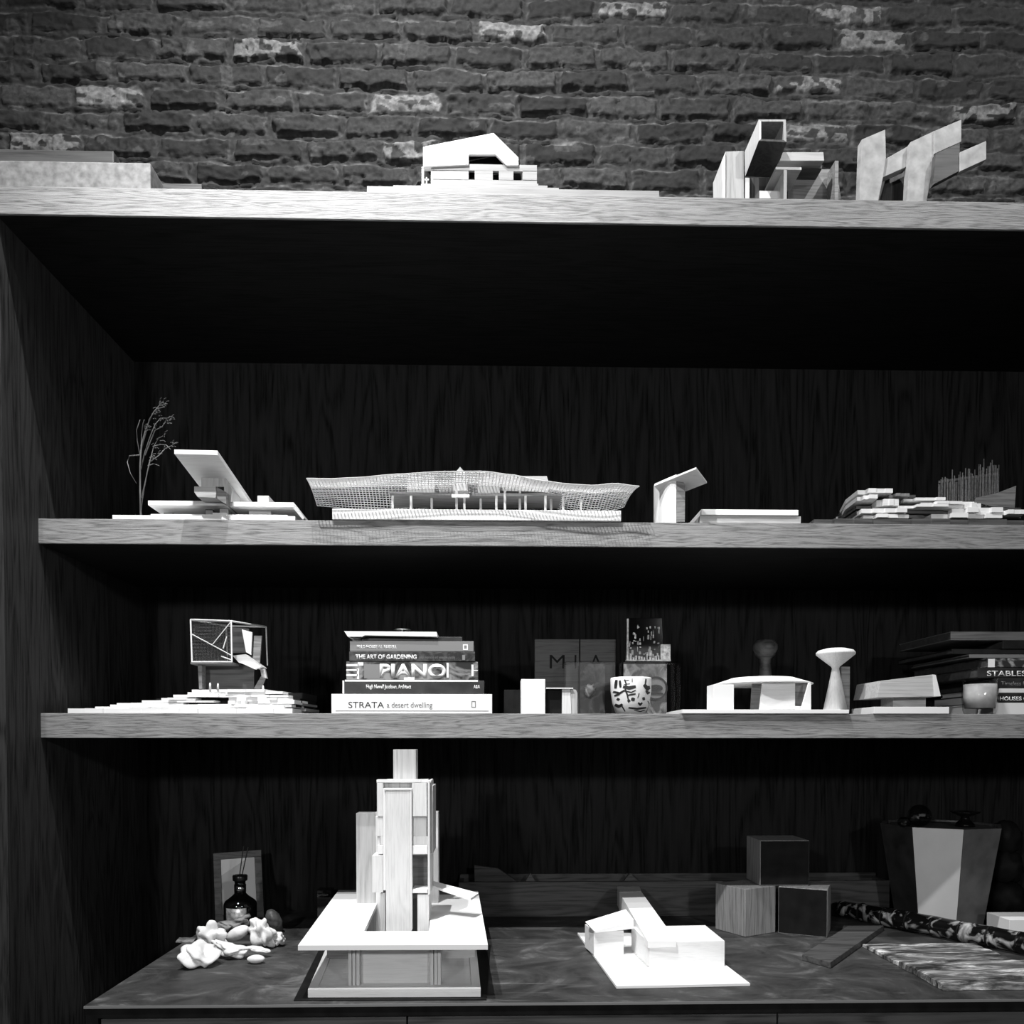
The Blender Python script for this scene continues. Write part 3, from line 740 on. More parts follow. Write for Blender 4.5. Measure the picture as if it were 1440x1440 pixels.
text('title_lettering', 'FIELD HOUSE / S. RUSSELL', 502, 911.5, 558, 4.5, 1.8659, 'whiteink', s4, .015)
outline(s4, 651, 906, 658, 914, 1.6, 1.866, 'whiteink')
tag(MB().px(508, 895.5, 650, 901.0, 1.885, 2.10).build('booklet', 'darkcover', bevel=.0005), 'thin black booklet between the grey book and the white pad', 'book')
nz0 = Z(895.5, 1.885, 560)+.0003
tag(MB().add(*(lambda p: (p, [(0,1,2,3,4,5)[::-1], (6,7,8,9,10,11)] + [(i, (i+1) % 6, (i+1) % 6+6, i+6) for i in range(6)]))(
    [at(484, 887.5, 1.86), at(614, 888.5, 1.86), at(615, 895.2, 1.86), at(513, 893.2, 1.86), at(509, 895.2, 1.86), at(489, 895.2, 1.86)] +
    [v+Vector((0, .18, 0)) for v in [at(484, 887.5, 1.86), at(614, 888.5, 1.86), at(615, 895.2, 1.86), at(513, 893.2, 1.86), at(509, 895.2, 1.86), at(489, 895.2, 1.86)]])).build('writing_pad', 'white'),
    'white pad lying on the very top of the left book pile', 'notepad')
pz = Z(887.5, 1.86, 560)
tag(MB().lathe((X(566, 1.98, 880), 1.98, pz+.0006), [(.016, 0), (.016, .002), (.004, .004), (.003, .013), (.012, .016), (.022, .018), (.022, .020), (.0, .021)], 28, False).build('small_dish', 'chrome', smooth=True),
    'tiny dark footed dish standing on the white pad of the left book pile', 'dish')

# --- M I A tiles
for (x0, x1, nm, lb) in ((752, 814.5, 'MI', 'dark wooden tile carved with the letters M I, standing at the back'), (816, 866, 'A', 'dark wooden tile carved with the letter A, standing beside the M I tile')):
    o = thing('letter_tile', Vector((X((x0+x1)/2, 2.06), 2.07, Z3)), lb, 'sign')
    MB().box((X(x0, 2.06, 920), 2.06, z3), (X(x1, 2.06, 920), 2.09, Z(899, 2.06, 800))).build('tile', 'tilewood', o, bevel=.0008)
    if nm == 'MI':
        text('carved_letter', 'M', 773, 940, 794, 20, 2.0599, 'blackpaint', o); text('carved_letter', 'I', 808, 940, 810.5, 20, 2.0599, 'blackpaint', o)
    else: text('carved_letter', 'A', 829, 940, 847, 20, 2.0599, 'blackpaint', o)

# --- block model
bmo = thing('block_model', Vector((X(762, 1.9), 1.9, Z3)), 'small model of dark boxes with one tall white block, left of the glass blocks', 'architectural model')
MB().box((X(709, 1.93), 1.93, z3), (X(732, 1.93), 2.0, Z(970, 1.93, 720))).build('dark_box', 'blackpaint', bmo, bevel=.0005)
MB().box((X(732.5, 1.90), 1.88, z3), (X(766, 1.90), 1.94, Z(955, 1.88, 750))).build('white_block', 'white', bmo, bevel=.0006)
MB().box((X(767, 1.9), 1.90, z3), (X(790, 1.9), 1.96, Z(968.5, 1.90, 780))).build('dark_box', 'blackpaint', bmo, bevel=.0005)
MB().px(768, 967, 806, 968.5, 1.885, 1.95).build('roof_sheet', 'white', bmo)
MB().poly([(790.5, 969), (802, 968.8), (803.5, 1003.5), (790.5, 1003.5)], 1.89, 1.93).build('pale_block', 'basswood_z', bmo)
MB().poly([(802.5, 969), (810, 970), (812, 975), (812, 1003.5), (804, 1003.5)], 1.892, 1.93).build('pale_block_side', 'maple_z', bmo)

# --- glass blocks
def glass_block(label, x0, x1, y0, Ya, dep, art):
    o = thing('glass_block', Vector((X((x0+x1)/2, Ya), Ya+dep/2, Z3)), label, 'paperweight')
    a = X(x0, Ya, 960); b = X(x1, Ya, 960); zt_ = Z(y0, Ya, (x0+x1)/2)
    MB().box((a, Ya, z3), (b, Ya+dep, zt_)).build('glass', 'glass', o, bevel=.002)
    return o, a, b, zt_
o, a, b, zt_ = glass_block('clear glass block holding a dark print, behind and left of the painted cup', 795, 866, 930, 1.98, .05, 0)
w = b-a
MB().box((a+.22*w*1.4, 2.0, z3+.004), (b-.14*w*1.4, 2.008, zt_-.004)).build('print', 'darkart', o)
blob('flower_print', 'lightart', ((a+b)/2, 1.993, z3+.06), (.013, .002, .016), amp=.3, freq=3, parent=o, seed=4)
o, a, b, zt_ = glass_block('wide clear glass block with a cloudy print and round emblem, right of the painted cup', 875, 957, 930, 1.975, .055, 0)
MB().box((a+.008, 2.0, z3+.004), (b-.028, 2.008, zt_-.004)).build('print', 'lightart', o)
ex, ez = X(922, 1.993, 968), Z(968, 1.993, 922)
def ring(mb, c, r0, r1, Y, seg=36, sx=1.0):
    vs = []; fs = []
    for k in range(seg):
        t = 2*math.pi*k/seg
        for rr_ in (r0, r1):
            for yy in (Y, Y+.002): vs.append((c[0]+rr_*sx*math.cos(t), yy, c[1]+rr_*math.sin(t)))
    for k in range(seg):
        a_ = 4*k; b_ = 4*((k+1) % seg)
        fs += [(a_, a_+2, b_+2, b_), (a_+1, b_+1, b_+3, a_+3), (a_, b_, b_+1, a_+1), (a_+2, a_+3, b_+3, b_+2)]
    return mb.add(vs, fs)
ring(MB(), (ex, ez), .0245, .029, 1.990).build('emblem_ring', 'ink', o)
eb = MB(); ring(eb, (ex, ez), .0005, .0245, 1.9925); eb.build('emblem_disc', 'greycover', o)
ee = MB(); ring(ee, (ex, ez), .0003, .009, 1.990, 24, 1.9); ee.box((ex-.018, 1.990, ez-.015), (ex+.018, 1.992, ez-.011)); ee.build('emblem_eye', 'ink', o)
# city relief plaque on the wide block
cp = thing('relief_plaque', Vector((X(910, 1.99), 1.99, zt_)), 'small metal plaque with a city in relief, standing on the wide glass block', 'ornament')
pzb = zt_+.0004
P = [at(879, 932, 1.995), at(934, 932, 1.995), at(931, 869, 1.995), at(882, 869, 1.995)]
for q in (P[0], P[1]): q.z = pzb
MB().prism(P, (0, .012, 0)).build('plate', 'blackglass', cp, bevel=.0008)
MB().prism([p+Vector((0, .013, 0)) for p in P], (0, .002, 0)).build('backing', 'darkart', cp)
rl = MB(); rg = random.Random(5)
for k in range(60):
    x = rg.uniform(884, 927); t = rg.random()**1.6; y = lerp(927, 882, t); w_ = rg.uniform(.8, 3.2)*(1.2-t*.6); h_ = rg.uniform(1.5, 9)*(1-.4*t)
    yy = 1.995-rg.uniform(.001, .004+.006*(1-t))
    rl.px(x, max(y-h_, 872), min(x+w_, 930), y, yy, 1.9949)
rl.build('relief', 'pewter', cp, bevel=.0004)
rf = MB()
rf.box((P[0].x, 1.975, pzb), (P[1].x+.012, 1.9945, pzb+.004)); 
for k in range(14):
    x = lerp(P[0].x, P[1].x, (k+.3)/14); rf.box((x, 1.977+rg.uniform(0, .006), pzb+.004), (x+rg.uniform(.003, .007), 1.9945, pzb+.004+rg.uniform(.003, .016)))
rf.px(929, 906, 943, 930, 1.978, 1.994)
rf.build('relief', 'pewter', cp, bevel=.0005)
MB().px(881.5, 870, 884, 930, 1.990, 1.9948).build('rim', 'pewter', cp)

# --- painted face cup
cc = Vector((X(887, 1.905, 1000), 1.905, z3)); RC = (X(916, 1.905, 960)-X(859, 1.905, 960))/2
hc = Z(952, 1.875, 887)-z3
cup = thing('painted_cup', cc, 'round white cup painted with a scarred face in black', 'cup')
prof = [(.0, 0), (RC*.62, 0), (RC*.74, hc*.05), (RC*.90, hc*.30), (RC*.99, hc*.65), (RC, hc*.97), (RC*.985, hc), (RC*.93, hc), (RC*.91, hc*.6), (RC*.8, hc*.3), (0, hc*.12)]
MB().lathe(cc, prof, 64, False).build('bowl', 'white', cup, smooth=True)
def rad(h):
    h /= hc
    pp = [(0, .62), (.05, .74), (.30, .90), (.65, .99), (.97, 1.0), (1.01, 1.0)]
    for (a_, ra), (b_, rb) in zip(pp, pp[1:]):
        if h <= b_: return RC*lerp(ra, rb, (h-a_)/(b_-a_))
    return RC
def decal(name, strokes, m):
    """strokes: list of (points (px,py), width px) painted onto the cup wall"""
    mb = MB()
    for pts_, w_ in strokes:
        dense = []
        for (xa, ya), (xb, yb2) in zip(pts_, pts_[1:]):
            k = max(2, int(math.hypot(xb-xa, yb2-ya)/1.0))
            dense += [(lerp(xa, xb, i/k), lerp(ya, yb2, i/k)) for i in range(k)]
        dense.append(pts_[-1]); vs = []
        for i, (x, y) in enumerate(dense):
            x2, y2 = dense[min(i+1, len(dense)-1)]; x1_, y1_ = dense[max(i-1, 0)]
            dx_, dy_ = x2-x1_, y2-y1_; l = math.hypot(dx_, dy_) or 1; nx_, ny_ = -dy_/l, dx_/l
            ww = w_*(.5+.5*math.sin(math.pi*min(1, .15+i/max(1, len(dense)-1)*.7)))
            for sgn in (-1, 1):
                qx, qy = x+nx_*ww/2*sgn, y+ny_*ww/2*sgn
                h = max(.0015, min(hc*.985, (1003.5-qy)/51.5*hc)); s_ = (qx-887)/28.5*RC; rr_ = rad(h)+.0005
                sn_ = max(-.97, min(.97, s_/rr_)); a_ = math.asin(sn_)
                vs.append(cc+Vector((rr_*math.sin(a_), -rr_*math.cos(a_), h)))
        mb.add(vs, [(2*i, 2*i+1, 2*i+3, 2*i+2) for i in range(len(dense)-1)])
    ob = mb.build(name, m, cup)
    sd = ob.modifiers.new('s', 'SOLIDIFY'); sd.thickness = .0004; sd.offset = 1
    return ob
decal('painted_eyes', [([(872, 966), (880, 968), (889, 966)], 5), ([(874, 972), (883, 974), (889, 971)], 1.8), ([(901, 963), (906, 968), (911, 966)], 6), ([(904, 971), (907, 975), (911, 973)], 3), ([(906, 972), (908, 973)], 4)], 'ink')
decal('painted_nose', [([(883, 983), (888, 984)], 5), ([(899, 983), (903, 982)], 4.5), ([(893, 988), (896, 991), (899, 988)], 3), ([(894, 975), (892, 982)], 1.2)], 'ink')
decal('painted_mouth', [([(880, 995), (892, 996.5), (906, 994.5)], 2.8), ([(888, 998.5), (897, 1000), (904, 998)], 1.4)], 'ink')
decal('painted_scar', [([(874, 956), (876, 962), (875, 970), (878, 978), (880, 988)], 2.2), ([(873, 958), (880, 957)], 1), ([(873, 963), (881, 962)], 1), ([(878, 978), (889, 976)], 2.4), ([(879, 984), (881, 987)], 4)], 'ink')
decal('painted_hair', [([(864, 956), (863, 968)], 3.5), ([(868, 957), (869, 967)], 3), ([(860.5, 972), (868, 975), (874, 971)], 3), ([(862, 978), (868, 976)], 3), ([(863, 990), (868, 993), (872, 990)], 4), ([(870, 990), (876, 1000)], 1.6), ([(862, 992), (865, 1000)], 2), ([(908, 985), (913, 991)], 1.6), ([(907, 999), (911, 1000)], 2), ([(904, 955), (903, 962)], 2.4), ([(884, 955), (884, 960)], 1), ([(865, 982), (868, 984)], 3.5)], 'ink')

# --- round roof pavilion with funnel column
pm = thing('round_roof_model', Vector((X(1078, 1.9), 1.9, Z3)), 'white pavilion model with a shallow round roof and a funnel column on a long base', 'architectural model')
yf = 1.83
MB().box((X(960, yf), yf, z3), (X(1195, yf), 2.06, Z(997.8, yf, 1070))).build('base', 'white', pm, bevel=.0006)
zb3 = Z(997.8, yf, 1070)
MB().px(1003, 962.5, 1032, 998, 1.845, 1.90, zb3).build('wall_block', 'white', pm, bevel=.0004)
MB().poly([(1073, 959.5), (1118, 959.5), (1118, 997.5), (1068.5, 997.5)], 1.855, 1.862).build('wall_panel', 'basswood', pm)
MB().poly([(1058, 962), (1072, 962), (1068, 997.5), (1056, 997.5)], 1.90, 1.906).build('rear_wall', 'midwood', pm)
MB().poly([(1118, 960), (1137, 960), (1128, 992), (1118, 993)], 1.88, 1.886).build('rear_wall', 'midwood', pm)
MB().poly([(1138, 959.5), (1140.5, 959.5), (1140.5, 997.5), (1127, 997.5)], 1.845, 1.852).build('wall_fin', 'white', pm)
MB().px(1118, 993, 1134, 997.5, 1.856, 1.88, zb3).build('step', 'white', pm)
rc = Vector((X(1072, 1.945, 960), 1.945, Z(959.2, 1.855, 1072))); RR = (X(1141, 1.945, 958)-X(1004, 1.945, 958))/2*.98
MB().lathe(rc, [(0, 0), (RR, 0), (RR, .0018), (RR*.66, .0145), (RR*.64, .0155), (RR*.50, .0165), (0, .017)], 72, False).build('round_roof', 'white', pm)
hg = Vector((X(1174.5, 1.90, 990), 1.90, zb3))
q = (X(1201, 1.9, 915)-X(1149, 1.9, 915))/2; H = Z(911, 1.9, 1174)-zb3
MB().lathe(hg, [(0, 0), (q*.62, 0), (q*.18, H*.67), (q*.22, H*.70), (q*.99, H*.89), (q, H*.92), (q*.9, H*.955), (q*.55, H*.985), (0, H)], 56, False).build('funnel_column', 'basswood_z', pm, smooth=True)
MB().px(1183, 937.5, 1195, 998, 1.935, 1.95, zb3).build('wall_slab', 'midwood', pm)
# dark turned knob behind
kc = Vector((X(1076, 2.07, 950), 2.07, z3)); kq = (X(1093, 2.07, 910)-X(1059.5, 2.07, 910))/2; KH = Z(899, 2.07, 1076)-z3
tag(MB().lathe(kc, [(0, 0), (kq*1.0, 0), (kq*.9, KH*.2), (kq*.55, KH*.5), (kq*.42, KH*.68), (kq*.45, KH*.745), (kq*.8, KH*.80), (kq, KH*.87), (kq*.97, KH*.93), (kq*.7, KH*.985), (0, KH)], 48, False).build('turned_knob', 'darkwood', smooth=True),
    'dark turned wooden form with a rounded head, standing behind the round-roofed model', 'ornament')

# --- tilted beam model
tb_ = thing('tilted_beam_model', Vector((X(1283, 1.9), 1.9, Z3)), 'model of a tilted wooden beam on a pedestal, between funnel column and candle glass', 'architectural model')
MB().box((X(1230, 1.835), 1.835, z3), (X(1336, 1.835), 1.95, Z(994, 1.835, 1283))).build('base', 'white', tb_, bevel=.0006)
zq = Z(994, 1.835, 1283)
MB().px(1256, 978, 1302, 994, 1.86, 1.92, zq).build('pedestal', 'maple', tb_, bevel=.0005)
MB().poly([(1238, 957.5), (1312, 948.5), (1319, 979.5), (1233, 981)], 1.83, 1.95).build('beam', 'maple', tb_, bevel=.0006)
MB().poly([(1312, 948.5), (1316, 949), (1323, 979), (1314, 979.3)], 1.828, 1.95).build('beam_end', 'white', tb_)
# --- candle glass
gc = Vector((X(1378, 1.90, 980), 1.90, z3)); gr = (X(1401.5, 1.87, 960)-X(1355.5, 1.87, 960))/2*1.0; gh = Z(954, 1.87, 1378)-z3
cg = thing('candle_glass', gc, 'short candle glass with a white filling in front of the right book pile', 'candle holder')
MB().lathe(gc, [(0, 0), (gr*.82, 0), (gr*.93, gh*.12), (gr, gh*.5), (gr*.97, gh), (gr*.91, gh), (gr*.93, gh*.5), (gr*.85, gh*.18), (0, gh*.16)], 48, False).build('glass', 'glass', cg, smooth=True)
MB().lathe(gc, [(0, gh*.17), (gr*.84, gh*.19), (gr*.915, gh*.5), (gr*.905, gh*.86), (0, gh*.84)], 48, False).build('wax', 'bone', cg, smooth=True)

# --- right book pile
yr = 1.90
r0 = book('book', 'thick pale book at the bottom of the right pile, beside the candle glass', 1397, 1600, 988.5, 1003, yr, 'paper', z3, .27)
r1 = book('book', 'black book lettered HOUSES OF in the right pile', 1402, 1590, 975, 988, yr, 'darkcover', None, .28)
text('title_lettering', 'HOUSES OF', 1406, 985, 1450, 5.5, yr-.0001, 'whiteink', r1, .02)
r2 = book('book', 'thin white book in the right pile above the HOUSES OF book', 1405, 1585, 968.3, 974.5, yr, 'paper', None, .25)
r3 = book('book', 'dark book with faint grey lettering just under the STABLES book', 1402, 1600, 953.5, 967.8, yr, 'darkcover', None, .28, pages='dimpaper')
text('title_lettering', 'Timeless Houses', 1408, 964, 1462, 6, yr-.0001, 'greyink', r3, .01)
r4 = book('book', 'black book lettered STABLES in the right pile', 1375, 1600, 939, 953, yr, 'darkcover', None, .30, pages='dimpaper')
text('title_lettering', 'STABLES', 1388, 950.5, 1443, 7.5, yr-.0001, 'whiteink', r4, .01)
r5 = book('book', 'book with a grey cloudy spine lying on the STABLES book', 1388, 1600, 926, 938.5, yr, 'lightart', None, .34, pages='dimpaper')
MB().px(1389.5, 926.5, 1399, 938.2, yr-.0005, yr-.0001).build('spine_label', 'whiteink', r5)
r6 = book('book', 'thin grey book jutting left above the cloudy-spined book', 1363, 1590, 920.5, 925.5, 1.93, 'greycover', None, .27, pages='dimpaper')
r7 = book('book', 'thin dark book third from the top of the right pile', 1339, 1590, 913, 920, 1.96, 'darkcover', None, .27, pages='dimpaper')
r8 = book('book', 'dark book second from the top of the right pile', 1410, 1590, 901, 912.6, 1.95, 'darkcover', None, .25, pages='dimpaper')
r9 = book('book', 'grey-brown book lying topmost on the right pile', 1337, 1585, 888.5, 900.6, 1.95, 'midwood', None, .25, pages='dimpaper')

# ================================================================== CREDENZA TOP
zd = ZD+E
def G(px_, py_, h=0): return ground(px_, py_, ZD+h)
def quad(mb, cs, h0, h1):
    """prism over a ground quad given as 3d points, from h0 to h1 above the desktop"""
    return mb.prism([Vector((c.x, c.y, ZD+h0)) for c in cs], (0, 0, h1-h0))
# mat
mt = [G(413, 1408), G(684, 1407), G(690, 1330), G(452, 1330)]
tag(quad(MB(), mt, E, .0022).build('dark_mat', 'blackpaint'), 'thin black mat under the tall tower model', 'mat')
# tower model
tw0 = .0026
tm2 = thing('tower_model', Vector((X(560, 1.8, 1300), 1.75, ZD)), 'tall tower model rising through a square white roof plate on a framed base', 'architectural model')
cs = [G(433, 1403, tw0), G(676, 1402, tw0), G(668, 1325, tw0), G(466, 1325, tw0)]
quad(MB(), cs, tw0, tw0+.011).build('base', 'basswood', tm2, bevel=.0006)
h1 = tw0+.0112
fl_ = [cs[0].copy(), cs[1].copy(), cs[2].copy(), cs[3].copy()]
cc4 = sum(cs, Vector())/4
inn = [cc4+(c-cc4)*.90 for c in cs]
for i in range(4):
    j = (i+1) % 4
    quad(MB(), [cs[i], cs[j], inn[j], inn[i]], h1, h1+.004).build('base_rim', 'white', tm2)
quad(MB(), [cc4+(c-cc4)*.895 for c in cs], h1, h1+.0015).build('base_floor', 'basswood', tm2)
hs = ZD; hplate = .474 - (.474) + .0
plate_h = None
Yf = 1.50
zpl = Z(1336.5, Yf, 550); zpt = Z(1329.5, Yf, 550)
hp0, hp1 = zpl-ZD, zpt-ZD
po = [ground(419, 1329.5, zpt), ground(686, 1328.5, zpt), ground(673, 1257, zpt), ground(472, 1257, zpt)]
pi_ = [ground(512, 1309.5, zpt), ground(603, 1309.5, zpt), ground(608, 1262, zpt), ground(534, 1262, zpt)]
plt = MB()
for i in range(4):
    j = (i+1) % 4; quad(plt, [po[i], po[j], pi_[j], pi_[i]], hp0, hp1)
plt.build('roof_plate', 'white', tm2)
bk = [ground(472, 1257, zpt), ground(673, 1257, zpt), ground(672, 1251, zpt), ground(476, 1251, zpt)]
quad(MB(), [bk[0]+Vector((0, .003, 0)), bk[1]+Vector((0, .003, 0)), bk[2], bk[3]], hp0, hp1-.001).build('roof_strip', 'maple', tm2)
# walls under plate
hw = h1+.0042
wy = 1.555
for x0 in (490, 495.5, 501, 605, 610.5, 615.5):
    MB().box((X(x0, wy, 1380), wy, ZD+hw-.0025), (X(x0+4.4, wy, 1380), wy+.03, zpl-.0003)).build('column', 'basswood_z', tm2, bevel=.0004)
MB().box((X(506, wy, 1380), wy+.015, ZD+hw-.0025), (X(604, wy, 1380), wy+.022, zpl-.0003)).build('front_wall', 'basswood', tm2)
MB().box((X(460, 1.75, 1370), 1.75, ZD+hw-.0025), (X(489, 1.75, 1380), 1.755, zpl-.0003)).build('rear_wall', 'midwood', tm2)
MB().box((X(622, 1.75, 1370), 1.75, ZD+hw-.0025), (X(668, 1.75, 1380), 1.755, zpl-.0003)).build('rear_wall', 'basswood', tm2)
# tower shaft
zt0 = ZD+hw-.002
def tb(name, x0, x1, y0, y1, ya, yb, m, base=False): 
    return MB().px(x0, y0, x1, y1, ya, yb, zt0 if base else None).build(name, m, tm2, bevel=.0004)
ty = 1.70
tb('shaft', 542.5, 576.5, 1111, 1309, ty, ty+.02, 'basswood_z', True)
tb('shaft_frame', 540, 579, 1108.5, 1111, ty-.002, ty+.02, 'white'); tb('shaft_edge', 576.7, 579, 1111, 1309, ty-.001, ty+.02, 'white')
tb('shaft_edge', 538.7, 542.3, 1108.5, 1252, ty+.004, ty+.02, 'white')
tb('facade_panel', 530.5, 538.4, 1101, 1148, ty+.006, ty+.02, 'basswood_z'); tb('facade_panel', 579.5, 600, 1101, 1148, ty+.006, ty+.02, 'basswood_z')
tb('facade_panel', 528, 538.4, 1148.3, 1176, ty+.008, ty+.02, 'basswood_z'); tb('facade_panel', 579.5, 600, 1148.3, 1176, ty+.008, ty+.02, 'maple_z')
tb('facade_band', 531, 538.4, 1189, 1201, ty+.006, ty+.02, 'white'); tb('facade_band', 579.5, 601, 1189, 1201, ty+.006, ty+.02, 'white')
tb('pier', 531, 534, 1176.3, 1189, ty+.01, ty+.02, 'basswood_z'); 
tb('corner_fin', 601.5, 604.5, 1098, 1258, ty+.0, ty+.10, 'basswood_z'); tb('corner_fin', 605, 609, 1105, 1200, ty+.012, ty+.10, 'maple_z')
tb('left_box', 523.5, 538.4, 1203, 1255, ty+.004, ty+.06, 'basswood_z')
tb('window_void', 579.6, 601, 1203, 1250, ty+.06, ty+.065, 'midwood'); tb('window_sill', 579.5, 601, 1251, 1256, ty+.004, ty+.06, 'white')
tb('rear_core', 530, 606, 1100, 1176, ty+.021, ty+.10, 'maple_z'); tb('rear_core', 539, 600, 1204, 1309, ty+.07, ty+.10, 'midwood', True)
tb('rear_core', 540, 578, 1176.3, 1204, ty+.025, ty+.08, 'maple_z')
tb('top_rim', 529.5, 592, 1096.5, 1100.5, ty+.006, ty+.03, 'white'); tb('top_rim', 592.3, 606, 1098, 1100.8, ty+.006, ty+.03, 'white')
tb('top_block', 553, 585, 1054, 1097, ty+.035, ty+.08, 'maple_z'); 
MB().px(540, 1097, 600, 1100.3, ty+.032, ty+.09).build('top_plate', 'basswood', tm2)
tb('lower_pier', 535, 541.5, 1256, 1309, ty+.006, ty+.02, 'maple_z', True); tb('lower_pier', 587, 603, 1258, 1309, ty+.006, ty+.03, 'basswood_z', True)
tb('lower_wall', 579.5, 586.5, 1264, 1309, ty+.03, ty+.034, 'darkwood_z', True)
by = 1.90
MB().px(501, 1143.5, 528, 1253, by, by+.04, zt0).build('rear_slab', 'maple_z', tm2, bevel=.0005)
MB().px(528.3, 1142, 616, 1253, by+.001, by+.04, zt0).build('rear_slab', 'basswood_z', tm2, bevel=.0005)
rmp = [ground(609, 1241, zpt+.03), ground(609, 1249, zpt+.03), ground(662, 1267, zpt), ground(671, 1258, zpt)]
MB().add([at(609, 1242, 1.80), at(673, 1259, 1.76), at(662, 1266.5, 1.72), at(609, 1249, 1.76)]+[p+Vector((0, 0, .005)) for p in (at(609, 1242, 1.80), at(673, 1259, 1.76), at(662, 1266.5, 1.72), at(609, 1249, 1.76))],
   [(0,3,2,1),(4,5,6,7),(0,1,5,4),(1,2,6,5),(2,3,7,6),(3,0,4,7)]).build('ramp', 'white', tm2)

# L-shaped house model
lm = thing('crossed_volume_model', Vector((G(935, 1375).x, G(935, 1375).y, ZD)), 'white model of crossed bar volumes on a flat white base, right of the tower model', 'architectural model')
cs = [G(867, 1391), G(1055, 1387), G(1013, 1340), G(812, 1315)]
cs[2] = Vector((cs[1].x+(cs[3].x-cs[0].x), cs[3].y-.01, 0))
quad(MB(), [cs[0], cs[1], cs[2], cs[3]], E, .006).build('base', 'white', lm, bevel=.0005)
hb = .0062
def vol(name, corners, h0, h1, m, px_h=None):
    return quad(MB(), corners, h0, h1).build(name, m, lm, bevel=.0005)
# right box: front face 911..1019, rows 1322..1361
fl1, fr1 = G(913, 1361, hb), G(1019, 1358.5, hb)
hbx = (Z(1325, fl1.y, 960)-ZD)
bl1 = Vector((fl1.x-.012, fl1.y+.15, 0)); br1 = Vector((fr1.x-.002, fr1.y+.15, 0))
vol('box_volume', [fl1, fr1, br1, bl1], hb, hbx, 'basswood')
# left box
fl2, fr2 = G(835, 1343, hb), G(877, 1342.5, hb)
h2 = Z(1309, fl2.y, 855)-ZD
vol('box_volume', [fl2, fr2, fr2+Vector((0, .07, 0)), fl2+Vector((-.012, .07, 0))], hb, h2, 'basswood')
# small gabled cap over the left box
yq = fl2.y-.012
MB().add([at(823, 1296, yq+.04), at(837, 1310, yq), at(891, 1293, yq), at(880, 1278.5, yq+.06), at(826, 1301, yq+.04), at(837, 1312, yq), at(891, 1306, yq), at(880, 1290, yq+.07)],
         [(0,1,2,3),(4,7,6,5),(0,4,5,1),(1,5,6,2),(2,6,7,3),(3,7,4,0)]).build('small_roof', 'white', lm)
# long bar lying across, reaching up to the back left
zt2 = ZD+hbx+.001
A_ = [ground(911, 1325, zt2), ground(951, 1324, zt2), ground(904, 1257, zt2), ground(872, 1257, zt2)]
bt = .034
B_ = [p+Vector((0, 0, bt*.0)) for p in A_]
yfar = 2.12
top4 = [at(911, 1325.0, fl1.y-.003), at(951, 1324, fl1.y-.003), at(902, 1254, yfar), at(871, 1255, yfar)]
bot4 = [p-Vector((0, 0, .012)) for p in top4]
bot4[2] = top4[2]-Vector((0, 0, .05)); bot4[3] = top4[3]-Vector((0, 0, .05))
top4[0].z += .0015; top4[1].z += .0015
MB().add(top4+bot4, [(0,1,2,3),(4,7,6,5),(0,4,5,1),(1,5,6,2),(2,6,7,3),(3,7,4,0)]).build('long_bar', 'white', lm)
e4 = [at(871, 1254, yfar+.001), at(902, 1253.5, yfar+.001), at(899, 1246.5, yfar+.06), at(868, 1246.5, yfar+.06)]
MB().add(e4+[p-Vector((0, 0, .05)) for p in e4], [(0,1,2,3),(4,7,6,5),(0,4,5,1),(1,5,6,2),(2,6,7,3),(3,7,4,0)]).build('bar_end', 'maple', lm)
pr = Vector((X(885, yfar+.03, 1300), yfar+.02, 0))
MB().box((pr.x-.012, pr.y, ZD+.0005), (pr.x+.012, pr.y+.02, bot4[2].z)).build('support', 'maple_z', lm)
quad(MB(), [G(893, 1343, hb), G(911, 1360.5, hb), G(914, 1360, hb), G(899, 1343, hb)], hb, hb+.002).build('path_strip', 'maple', lm)

# cubes
def cube(label, corner, ang, w, d, h, faces, base):
    """corner = nearest bottom corner; faces: materials of front/left/right/top drawn as thin veneers on a core"""
    o = thing('wood_cube', Vector((corner.x, corner.y, base)), label, 'block', 'large wooden cubes on the credenza')
    u = Vector((math.cos(ang), math.sin(ang), 0)); v = Vector((-math.sin(ang), math.cos(ang), 0))
    c = Vector((corner.x, corner.y, base))
    p = [c, c+u*w, c+u*w+v*d, c+v*d]
    mb = MB().prism(p, (0, 0, h)); ob = mb.build('body', 'cubewood', o, bevel=.0012)
    if 'front' in faces:
        q_ = [p[0]-v*.0004+u*.0009, p[1]-v*.0004-u*.0009]
        MB().add([q_[0]+Vector((0,0,.002)), q_[1]+Vector((0,0,.002)), q_[1]+Vector((0,0,h-.002)), q_[0]+Vector((0,0,h-.002))] +
                 [x+v*.0003 for x in (q_[0]+Vector((0,0,.002)), q_[1]+Vector((0,0,.002)), q_[1]+Vector((0,0,h-.002)), q_[0]+Vector((0,0,h-.002)))],
                 [(0,1,2,3),(4,7,6,5),(0,4,5,1),(1,5,6,2),(2,6,7,3),(3,7,4,0)]).build('painted_face', 'blackpaint', o)
    return o
c1 = G(1048, 1318)
cube('pale oak cube turned corner-on, left of the two lower cubes', c1, R(28), .104, .104, .118, (), zd)
c2 = G(1163, 1319); a2 = R(-27)
u2 = Vector((math.cos(a2), math.sin(a2), 0))
cube('cube with a black front face, right of the two lower cubes', c2-u2*.115, a2, .115, .108, .118, ('front',), zd)
c3 = at(1069, 1244, 2.035)
cube('cube with a black front face stacked on top of the other two cubes', Vector((c3.x, 2.035, 0)), 0, .124, .112, .114, ('front',), zd+.119)

